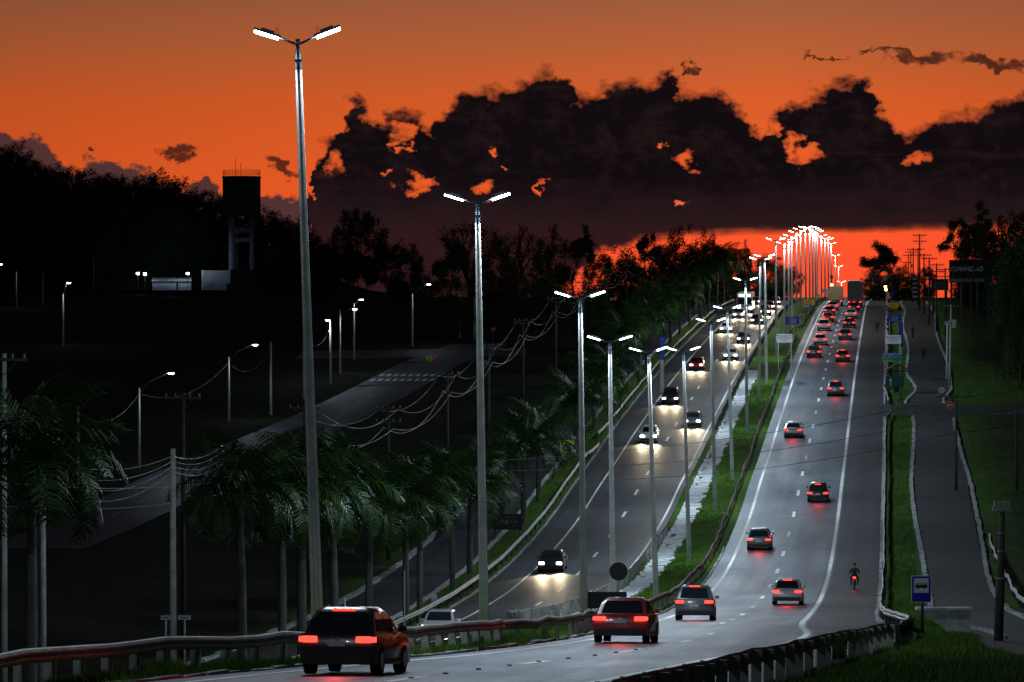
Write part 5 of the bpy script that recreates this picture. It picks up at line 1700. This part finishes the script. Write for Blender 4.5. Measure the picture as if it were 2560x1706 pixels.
def car_proto(kind, paint, facing):
    L, Wd, H, boot = DIM[kind]
    h = Wd / 2; y0, y1 = -L / 2, L / 2
    t = thing('car', 'x', 'car')
    belt = .93 if kind != 'suv' else 1.02
    prof = [(y0 + .05, .24), (y0 - .02, .42), (y0 - .03, .60), (y0 + .03, belt - .06), (y0 + .10, belt), (y1 - 1.15, belt), (y1 - .35, belt - .13), (y1 - .07, belt - .30), (y1, .52), (y1 - .02, .34), (y1 - .12, .22)]
    mb = MB(); mb.smooth = True
    rings = []
    cy, cz = 0, .58
    for x, sc, dz in ((-h, .955, -.02), (-h * .97, .985, 0), (-h * .8, 1, 0), (0, 1.008, 0), (h * .8, 1, 0), (h * .97, .985, 0), (h, .955, -.02)):
        rings.append([(x, cy + (a - cy) * sc, cz + (b - cz) * (sc if abs(x) > h * .9 else 1) + dz) for a, b in prof])
    mb.loft(rings)
    body = mb.build('body', PAINTS[paint], t); body.data.set_sharp_from_angle(angle=math.radians(38))
    # panel seams, bumper cover and door handles
    mb = MB(); mb.box((0, y0 - .036, belt - .30), (Wd * .72, .012, .012)); mb.build('boot_seam', M['trim'], t)
    for s in (-1, 1):
        mb = MB(); mb.box((s * (h + .004), 0, .30), (.02, L * .46, .10)); mb.build('sill_trim', M['trim'], t)
    for s in (-1, 1):
        for fy in (-.08, .12):
            mb = MB(); mb.box((s * (h + .012), fy * L, belt - .13), (.03, .16, .03)); mb.build('door_handle', M['trim'], t)
    mb = MB(); mb.prism([(0.06 * math.cos(2 * PI * k / 12), belt - .16 + .06 * math.sin(2 * PI * k / 12)) for k in range(12)], y0 - .045, y0 - .03); mb.build('badge', M['rim'], t)
    # cabin
    lv = ((belt - .02, y0 + .08 + boot * .55, y1 - 1.10, h * .93), (belt + .30, y0 + .22 + boot, y1 - 1.55, h * .83), (H - .09, y0 + .42 + boot, y1 - 1.95, h * .74), (H, y0 + .62 + boot, y1 - 2.25, h * .62))
    mb = MB()
    mb.loft([[(-w, a, z), (-w * .8, a - .05, z), (w * .8, a - .05, z), (w, a, z), (w, b, z), (w * .8, b + .05, z), (-w * .8, b + .05, z), (-w, b, z)] for z, a, b, w in lv])
    cb = mb.build('cabin', PAINTS[paint], t)
    cb.data.polygons.foreach_set('use_smooth', [True] * len(cb.data.polygons)); cb.data.set_sharp_from_angle(angle=math.radians(40))

    def lerp(i, f):
        A, B = lv[i], lv[i + 1]
        return [p + (q - p) * f for p, q in zip(A, B)]
    lo, mi, hi = lerp(0, .18), lv[1], lerp(1, .88)
    for nm_, sgn in (('rear_window', 0), ('windscreen', 1)):
        mb = MB(); pts = []
        for z, a, b, w in (lo, mi, hi):
            y = (b + .063) if sgn else (a - .063)
            pts += [(-w * .84, y, z), (w * .84, y, z)]
        mb.add(pts, [(0, 1, 3, 2), (2, 3, 5, 4)] if sgn == 0 else [(1, 0, 2, 3), (3, 2, 4, 5)]); mb.build(nm_, M['glass'], t)
    for s in (-1, 1):
        for fa, fb in ((.08, .47), (.52, .90)):
            mb = MB(); pts = []
            for z, a, b, w in (lo, mi, hi):
                pts += [(s * (w + .012), a + (b - a) * fa, z), (s * (w + .012), a + (b - a) * fb, z)]
            mb.add(pts, [(0, 1, 3, 2), (2, 3, 5, 4)] if s > 0 else [(1, 0, 2, 3), (3, 2, 4, 5)]); mb.build('side_window', M['glass'], t)
        for y in (y0 + .72, y1 - .80):
            mb = MB(); mb.smooth = True
            mb.prism([(y + .315 * math.cos(2 * PI * k / 20), .315 + .315 * math.sin(2 * PI * k / 20)) for k in range(20)], s * (h - .20), s * (h + .012), 'x')
            w_ = mb.build('wheel', M['rubber'], t)
            mb = MB(); mb.prism([(y + .20 * math.cos(2 * PI * k / 10), .315 + .20 * math.sin(2 * PI * k / 10)) for k in range(10)], s * (h + .013), s * (h + .02), 'x')
            mb.build('rim', M['rim'], w_)
        mb = MB(); mb.box((s * (h + .07), y1 - 1.35, belt + .08), (.18, .1, .13)); mb.build('mirror', PAINTS[paint], t)
        tz = belt - .14
        mb = MB(); mb.prism(rrect(.34, .14, .03), y0 - .075, y0 - .02); mb.v = [(v[0] + s * (h - .24), v[1], v[2] + tz) for v in mb.v]
        mb.box((s * (h - .03), y0 + .06, tz), (.07, .2, .12)); mb.build('tail_lamp', M['tail'] if not facing else M['red'], t)
        mb = MB(); mb.prism(rrect(.36, .15, .03), y1 - .10, y1 + .012); mb.v = [(v[0] + s * (h - .26), v[1], v[2] + .68) for v in mb.v]
        mb.build('headlight', M['head'] if facing else M['plate'], t)
    mb = MB(); mb.box((0, y0 - .035, .36), (Wd * .9, .07, .2)); mb.build('rear_bumper', M['trim'], t)
    mb = MB(); mb.box((0, y1 - .005, .36), (Wd * .82, .06, .18)); mb.build('grille', M['trim'], t)
    mb = MB(); mb.box((0, y0 - .062, .70), (.40, .02, .12)); mb.build('number_plate', M['plate'], t)
    if kind != 'sedan':
        mb = MB(); mb.box((0, y0 + .40 + boot, H - .06), (.5, .12, .05)); mb.build('high_brake_lamp', M['tail'] if not facing else M['trim'], t)
    return t


PROTO = {}
def car(kind, paint, u, d, label, facing=False, dx=0.0):
    key = (kind, paint, facing)
    p = G(u, d, .035)
    slope = math.atan2(Tu(u, d + 2) - Tu(u, d - 2), 4)
    yaw = -math.atan2(Xof(u, d + 3) - Xof(u, d - 3), 6)
    rot = Euler((slope, 0, yaw + dx), 'XYZ') if not facing else Euler((-slope, 0, yaw + PI + dx), 'XYZ')
    if key not in PROTO:
        t = car_proto(*key); PROTO[key] = t
    else:
        src = PROTO[key]
        t = src.copy(); C.objects.link(t)
        for ch in list(src.children):
            if ch.type == 'LIGHT': continue
            c = ch.copy(); C.objects.link(c); c.parent = t
            for g in list(ch.children):
                e = g.copy(); C.objects.link(e); e.parent = c
    t.location = p; t.rotation_euler = rot
    tag(t, label, 'car', 'cars coming down with headlights on' if facing else 'cars driving away with tail lights on')
    L, Wd, H, b = DIM[kind]
    if facing:
        for s in (-1, 1):
            spot('headlight_beam', (s * .6, L / 2 + .05, .68), (s * .04, 1, -.085), 1000, 58, (1.0, .80, .50), .06, .9, t)
    else:
        spot('tail_glow', (0, -L / 2 - .12, .8), (0, -1, -.42), 90, 150, (1.0, .05, .03), .25, .6, t)
        if d < 500: spot('headlight_beam', (0, L / 2 + .05, .68), (0.02, 1, -.085), 420, 60, (1.0, .90, .72), .1, .9, t)
    return t


AWAY = [
        ('hatch', 'black', 1.8, 92, 'black hatchback in the near bend level with the guardrail, red tail lights lit'),
        ('sedan', 'red', 1.7, 133, 'dark red car leaving the bend on the inner lane, tail lights lit'),
        ('suv', 'grey', 1.8, 196, 'grey tall car low on the inner lane where the grade begins'),
        ('hatch', 'silver', 5.3, 236, 'silver hatchback on the outer lane below the lone motorcycle'),
        ('sedan', 'grey', 1.6, 300, 'grey car on the inner lane level with the near end of the path kerb'),
        ('hatch', 'black', 5.2, 338, 'black hatchback on the outer lane some way below the driveway'),
        ('sedan', 'silver', 1.8, 396, 'silver car on the inner lane just below the dark cables crossing'),
        ('suv', 'grey', 5.2, 446, 'grey tall car on the outer lane level with the green arrow board'),
        ('hatch', 'red', 5.3, 503, 'red hatchback on the outer lane level with the white speed check sign'),
        ('sedan', 'black', 1.6, 512, 'black car on the inner lane level with the white speed check sign'),
        ('hatch', 'white', 1.9, 542, 'white hatchback on the inner lane level with the dark blue boards'),
        ('sedan', 'grey', 5.0, 556, 'grey car on the outer lane level with the dark blue boards'),
        ('suv', 'silver', 1.7, 583, 'silver tall car at the tail of the crest queue, inner lane'),
        ('hatch', 'black', 5.2, 592, 'black hatchback at the tail of the crest queue, outer lane'),
        ('sedan', 'red', 1.8, 612, 'red car second in the inner crest queue'),
        ('sedan', 'silver', 5.1, 626, 'silver car second in the outer crest queue'),
        ('hatch', 'grey', 1.6, 640, 'grey hatchback third in the inner crest queue'),
        ('suv', 'black', 5.3, 655, 'black tall car ahead in the outer crest queue behind the box truck'),
        ('sedan', 'white', 1.8, 665, 'white car fourth in the inner crest queue behind the tan truck')]
for kind, pc, u, d, lab in AWAY:
    car(kind, pc, u, d, lab)
COME = [('hatch', 'silver', -12.0, 211, 'silver hatchback with headlights on, seen through the near guardrail'),
        ('sedan', 'black', -12.4, 286, 'black car with headlights on, alone low on the descending lanes'),
        ('hatch', 'white', -11.9, 392, 'white hatchback with headlights on, foremost on the outer descending lane halfway up'),
        ('sedan', 'grey', -8.5, 408, 'grey car with headlights on beside the drain end'),
        ('suv', 'black', -12.2, 436, 'black tall car with headlights on, second on the outer descending lane'),
        ('hatch', 'red', -11.9, 488, 'red hatchback with headlights on opposite the blue totem'),
        ('sedan', 'silver', -8.6, 508, 'silver car with headlights on, inner descending lane by the white sign'),
        ('hatch', 'grey', -8.5, 548, 'grey hatchback with headlights on, inner descending lane by the blue board'),
        ('sedan', 'white', -12.0, 578, 'white car with headlights on ahead of the crest cluster'),
        ('sedan', 'black', -8.6, 606, 'black car in the crest cluster with headlights on, inner lane front'),
        ('hatch', 'silver', -12.1, 628, 'silver hatchback in the crest cluster just before the bus'),
        ('suv', 'grey', -8.5, 640, 'grey tall car in the crest cluster, inner lane second'),
        ('sedan', 'red', -8.6, 668, 'red car in the crest cluster, inner lane third'),
        ('hatch', 'black', -8.5, 700, 'black hatchback last of the crest cluster on the inner lane'),
        ('sedan', 'grey', -12.0, 706, 'grey car behind the bus at the crest')]
for kind, pc, u, d, lab in COME:
    car(kind, pc, u, d, lab, True)


def wheels(t, ys, h, r_=.5):
    for y in ys:
        for s in (-1, 1):
            mb = MB(); mb.smooth = True
            mb.prism([(y + r_ * math.cos(2 * PI * k / 20), r_ + r_ * math.sin(2 * PI * k / 20)) for k in range(20)], s * (h - .32), s * (h - .01), 'x')
            w_ = mb.build('wheel', M['rubber'], t)
            mb = MB(); mb.prism([(y + r_ * .5 * math.cos(2 * PI * k / 10), r_ + r_ * .5 * math.sin(2 * PI * k / 10)) for k in range(10)], s * (h - .009), s * h, 'x'); mb.build('rim', M['rim'], w_)


def orient(t, u, d, facing):
    t.location = G(u, d, .035)
    sl = math.atan2(Tu(u, d + 3) - Tu(u, d - 3), 6); yw = -math.atan2(Xof(u, d + 3) - Xof(u, d - 3), 6)
    t.rotation_euler = Euler((-sl if facing else sl, 0, yw + (PI if facing else 0)), 'XYZ')


# white bus with lit sign coming over the crest
t = thing('bus', 'white bus with lit destination panel and headlights coming over the crest', 'bus')
mb = MB(); mb.loft([[(x * a, y, z) for x, z in rrect_ ] for y, a, rrect_ in [(-5.4, .97, [(v[0], v[1] + 1.85) for v in rrect(2.5, 2.75, .2)]), (-5.3, 1, [(v[0], v[1] + 1.85) for v in rrect(2.5, 2.8, .2)]), (5.2, 1, [(v[0], v[1] + 1.85) for v in rrect(2.5, 2.8, .2)]), (5.4, .97, [(v[0], v[1] + 1.85) for v in rrect(2.5, 2.7, .25)])]])
mb.build('body', PAINTS['white'], t)
mb = MB(); mb.box((0, 5.42, 1.95), (2.2, .05, 1.0)); mb.build('windscreen', M['glass'], t)
mb = MB(); mb.box((0, 5.42, 2.85), (1.9, .06, .42)); mb.build('destination_panel', M['panel_lit'], t)
for s in (-1, 1):
    for i in range(6):
        mb = MB(); mb.box((s * 1.255, -4.3 + i * 1.65, 2.15), (.03, 1.45, .8)); mb.build('side_window', M['glass'], t)
    mb = MB(); mb.box((s * .9, 5.43, .85), (.42, .06, .24)); mb.build('headlight', M['head'], t)
    mb = MB(); mb.box((s * 1.45, 5.3, 2.4), (.25, .12, .5)); mb.build('mirror', M['trim'], t)
    spot('headlight_beam', (s * .9, 5.5, .85), (0, 1, -.08), 600, 58, (1, .92, .8), .08, .9, t)
wheels(t, (-3.2, 3.4), 1.25)
orient(t, -12.0, 655, True)
# two trucks going over the crest
for u, d, pm_, w, hh, lab in ((1.9, 694, 'tanbox', 2.4, 2.3, 'tan boxed truck nearly over the crest on the inner lane'), (5.2, 688, 'greybox', 2.5, 3.3, 'tall pale grey box truck on the outer lane at the crest')):
    if pm_ not in M: M[pm_] = mat(pm_, (.34, .27, .15) if pm_ == 'tanbox' else (.34, .37, .35), .7, var=.2)
    t = thing('truck', lab, 'truck', group='trucks at the crest')
    mb = MB(); mb.prism(rrect(w, hh, .06), -4.2, 1.9); mb.v = [(v[0], v[1], v[2] + 1.05 + hh / 2) for v in mb.v]; mb.build('cargo_box', M[pm_], t)
    mb = MB(); mb.prism(rrect(2.2, 2.1, .15), 2.1, 3.9); mb.v = [(v[0], v[1], v[2] + 1.65) for v in mb.v]; mb.build('cab', PAINTS['grey'], t)
    mb = MB(); mb.box((0, -.2, .82), (.9, 8.0, .25)); mb.build('chassis', M['trim'], t)
    mb = MB(); mb.box((0, -4.25, .62), (2.2, .1, .16)); mb.build('rear_bumper', M['trim'], t)
    for s in (-1, 1):
        mb = MB(); mb.box((s * .9, -4.28, .85), (.36, .06, .18)); mb.build('tail_lamp', M['tail'], t)
        mb = MB(); mb.box((s * 1.02, -4.22, 1.0 + hh), (.12, .05, .07)); mb.build('marker_lamp', M['tail'], t)
    spot('tail_glow', (0, -4.4, .8), (0, -1, -.5), 40, 150, (1, .05, .03), .25, .6, t)
    wheels(t, (-2.9, 2.8), 1.15, .46)
    orient(t, u, d, False)


# ------------------------------------------------------------------ people
def person_mesh(J, E, R, mats, split):
    """one skinned surface from joints J, bones E and radii R; split(face centre) gives the material slot"""
    me = bpy.data.meshes.new('person')
    names = list(J)
    me.from_pydata([J[n] for n in names], [(names.index(a), names.index(b)) for a, b in E], [])
    bm = bmesh.new(); bm.from_mesh(me)
    sl = bm.verts.layers.skin.verify()
    bm.verts.ensure_lookup_table()
    for i, n in enumerate(names):
        bm.verts[i][sl].radius = R[n] if isinstance(R[n], tuple) else (R[n], R[n])
        bm.verts[i][sl].use_root = n == 'pelvis'
    bm.to_mesh(me); bm.free()
    o = bpy.data.objects.new('tmp', me); C.objects.link(o)
    o.modifiers.new('s', 'SKIN').use_smooth_shade = True
    o.modifiers.new('u', 'SUBSURF').levels = 2
    o.modifiers['u'].render_levels = 2
    dg = bpy.context.evaluated_depsgraph_get()
    out = bpy.data.meshes.new_from_object(o.evaluated_get(dg))
    bpy.data.objects.remove(o)
    out.materials.clear()
    for m_ in mats: out.materials.append(m_)
    for pl in out.polygons:
        pl.material_index = split(pl.center); pl.use_smooth = True
    return out


M['skin'] = mat('skin', (.28, .15, .09), .6)
M['cloth_dark'] = mat('dark_cloth', (.018, .018, .022), .9)
M['cloth_grey'] = mat('grey_cloth', (.05, .05, .055), .9)
M['hair'] = mat('hair', (.010, .008, .007), .8)


def person(label, p, rz, stride=.28, sit=False, shirt='cloth_grey', H=1.0):
    s = stride
    if not sit:
        J = dict(pelvis=(0, 0, .93), belly=(0, -.01, 1.08), chest=(0, .01, 1.27), neck=(0, 0, 1.46), chin=(0, .02, 1.55), head=(0, .03, 1.64), crown=(0, .015, 1.73),
                 hl=(-.09, 0, .90), kl=(-.10, s * .55, .50), al=(-.10, s * .75 - .05, .10), tl=(-.11, s * .75 + .12, .03),
                 hr=(.09, 0, .90), kr=(.10, -s * .15, .49), ar=(.10, -s * .95, .13), tr=(.11, -s * .95 + .13, .04),
                 sl=(-.17, 0, 1.40), el=(-.23, -.12 * (1 + s), 1.13), wl=(-.22, -.02 - s * .3, .88), fl=(-.21, .02 - s * .3, .79),
                 sr=(.17, 0, 1.40), er=(.23, .05, 1.12), wr=(.22, .18 + s * .2, .90), fr=(.21, .24 + s * .2, .82))
    else:
        J = dict(pelvis=(0, -.18, .86), belly=(0, -.14, 1.02), chest=(0, -.02, 1.20), neck=(0, .05, 1.37), chin=(0, .10, 1.45), head=(0, .11, 1.53), crown=(0, .09, 1.62),
                 hl=(-.11, -.16, .84), kl=(-.22, .25, .72), al=(-.20, .02, .34), tl=(-.21, .18, .29),
                 hr=(.11, -.16, .84), kr=(.22, .25, .72), ar=(.20, .02, .34), tr=(.21, .18, .29),
                 sl=(-.18, 0, 1.32), el=(-.30, .18, 1.10), wl=(-.30, .42, 1.04), fl=(-.29, .52, 1.03),
                 sr=(.18, 0, 1.32), er=(.30, .18, 1.10), wr=(.30, .42, 1.04), fr=(.29, .52, 1.03))
    E = [('pelvis', 'belly'), ('belly', 'chest'), ('chest', 'neck'), ('neck', 'chin'), ('chin', 'head'), ('head', 'crown'), ('pelvis', 'hl'), ('hl', 'kl'), ('kl', 'al'), ('al', 'tl'), ('pelvis', 'hr'), ('hr', 'kr'), ('kr', 'ar'), ('ar', 'tr'),
         ('chest', 'sl'), ('sl', 'el'), ('el', 'wl'), ('wl', 'fl'), ('chest', 'sr'), ('sr', 'er'), ('er', 'wr'), ('wr', 'fr')]
    R = dict(pelvis=(.15, .11), belly=(.14, .10), chest=(.16, .11), neck=.055, chin=.075, head=.095, crown=.06, hl=.095, kl=.06, al=.042, tl=.035, hr=.095, kr=.06, ar=.042, tr=.035,
             sl=.062, el=.045, wl=.032, fl=.028, sr=.062, er=.045, wr=.032, fr=.028)
    hd = Vector(J['head'])
    t = thing('person', label, 'person', p, rz)
    me = person_mesh(J, E, R, [M['cloth_dark'], M[shirt], M['skin']], lambda c: 2 if (c - hd).length < .15 or min((c - Vector(J['fl'])).length, (c - Vector(J['fr'])).length) < .06 else (1 if c.z > J['pelvis'][2] + .03 else 0))
    o = obj('body', me, t); o.scale = (H, H, H)
    mb = MB(); mb.smooth = True
    rings = []
    for i in range(7):
        a = i / 6 * PI * .52
        rings.append([(hd.x + .102 * math.sin(a + .02) * math.cos(2 * PI * k / 14), hd.y - .012 + .112 * math.sin(a + .02) * math.sin(2 * PI * k / 14), hd.z + .03 + .108 * math.cos(a)) for k in range(14)])
    mb.loft(rings)
    o = mb.build('hair' if not sit else 'helmet', M['hair'], t); o.scale = (H, H, H)
    for side in ('l', 'r'):
        w = Vector(J['w' + side]); f_ = Vector(J['f' + side]); dirv = (f_ - w).normalized(); lat = Vector((1 if side == 'l' else -1, 0, 0))
        mb = MB(); mb.smooth = True
        fw = dirv.cross(lat).normalized()
        for i, ln in enumerate((.062, .072, .068, .055)):
            b = f_ + fw * (.022 - .015 * i)
            mb.tube([b - dirv * .01, b + dirv * ln * .5, b + dirv * ln * .8 + lat * .012, b + dirv * ln + lat * .026], [.009, .009, .008, .006], 5)
        b = w + dirv * .03 + fw * .022
        mb.tube([b, b + fw * .03 + dirv * .025, b + fw * .035 + dirv * .055], [.010, .009, .007], 5)
        o = mb.build('fingers', M['skin'], t); o.scale = (H, H, H)
    return t


person('person in dark clothes walking up the shoulder near the white barrier top', G(9.3, 578, .03), -.1)
person('person in dark clothes walking on the path beside the dark blue board', G(14.2, 560, .03), 2.9)
person('person in dark clothes walking on the path above the driveway', G(15.2, 503, .03), -.1, shirt='cloth_dark')

# motorcycle with its rider on the shoulder
p = G(8.9, 258, .03)
t = thing('motorcycle', 'small motorcycle with lit tail lamp on the dark shoulder', 'motorcycle', p)
for y in (-.62, .62):
    mb = MB(); mb.smooth = True
    n = 22
    ring = []
    for k in range(n):
        a = 2 * PI * k / n
        ring.append([(.05 * math.cos(b), y + (.26 + .05 * math.sin(b)) * math.cos(a), .31 + (.26 + .05 * math.sin(b)) * math.sin(a)) for b in np.linspace(0, 2 * PI, 7)[:-1]])
    ring.append(ring[0]); mb.loft(ring, False); w_ = mb.build('wheel', M['rubber'], t)
    mb = MB()
    for k in range(5):
        a = 2 * PI * k / 5; mb.tube([(0, y, .31), (0, y + .24 * math.cos(a), .31 + .24 * math.sin(a))], .012, 4)
    mb.build('spokes', M['rim'], w_)
mb = MB(); mb.tube([(0, -.62, .31), (0, -.2, .45), (0, .3, .75), (0, .45, .95), (0, .62, .31)], .03, 6); mb.tube([(0, -.55, .62), (0, -.2, .62), (0, -.2, .38)], .03, 6); mb.build('frame', M['steel_dark'], t)
mb = MB(); mb.smooth = True; mb.loft([[(x * w, y, .80 + z * w) for x, z in ((-.11, -.09), (.11, -.09), (.13, .03), (.06, .12), (-.06, .12), (-.13, .03))] for y, w in ((-.05, .6), (.1, 1), (.3, 1), (.42, .6))]); mb.build('tank', PAINTS['red'], t)
mb = MB(); mb.prism(rrect(.22, .1, .03), -.62, -.02); mb.v = [(v[0], v[1], v[2] + .80) for v in mb.v]; mb.build('seat', M['trim'], t)
mb = MB(); mb.box((0, .05, .42), (.22, .36, .26)); mb.build('engine', M['galv'], t)
mb = MB(); mb.tube([(-.33, .36, 1.05), (-.1, .46, 1.0), (.1, .46, 1.0), (.33, .36, 1.05)], .016, 6); mb.build('handlebar', M['trim'], t)
mb = MB(); mb.box((0, -.68, .78), (.18, .07, .11)); mb.build('tail_lamp', M['tail'], t)
spot('tail_glow', (0, -.8, .8), (0, -1, -.6), 16, 150, (1, .05, .03), .1, .6, t)
orient(t, 8.9, 258, False)
rd = person('rider in dark jacket and helmet sitting on the motorcycle', p + Vector((0, -.12, 0)), 0, sit=True, shirt='cloth_dark')
rd.rotation_euler = t.rotation_euler
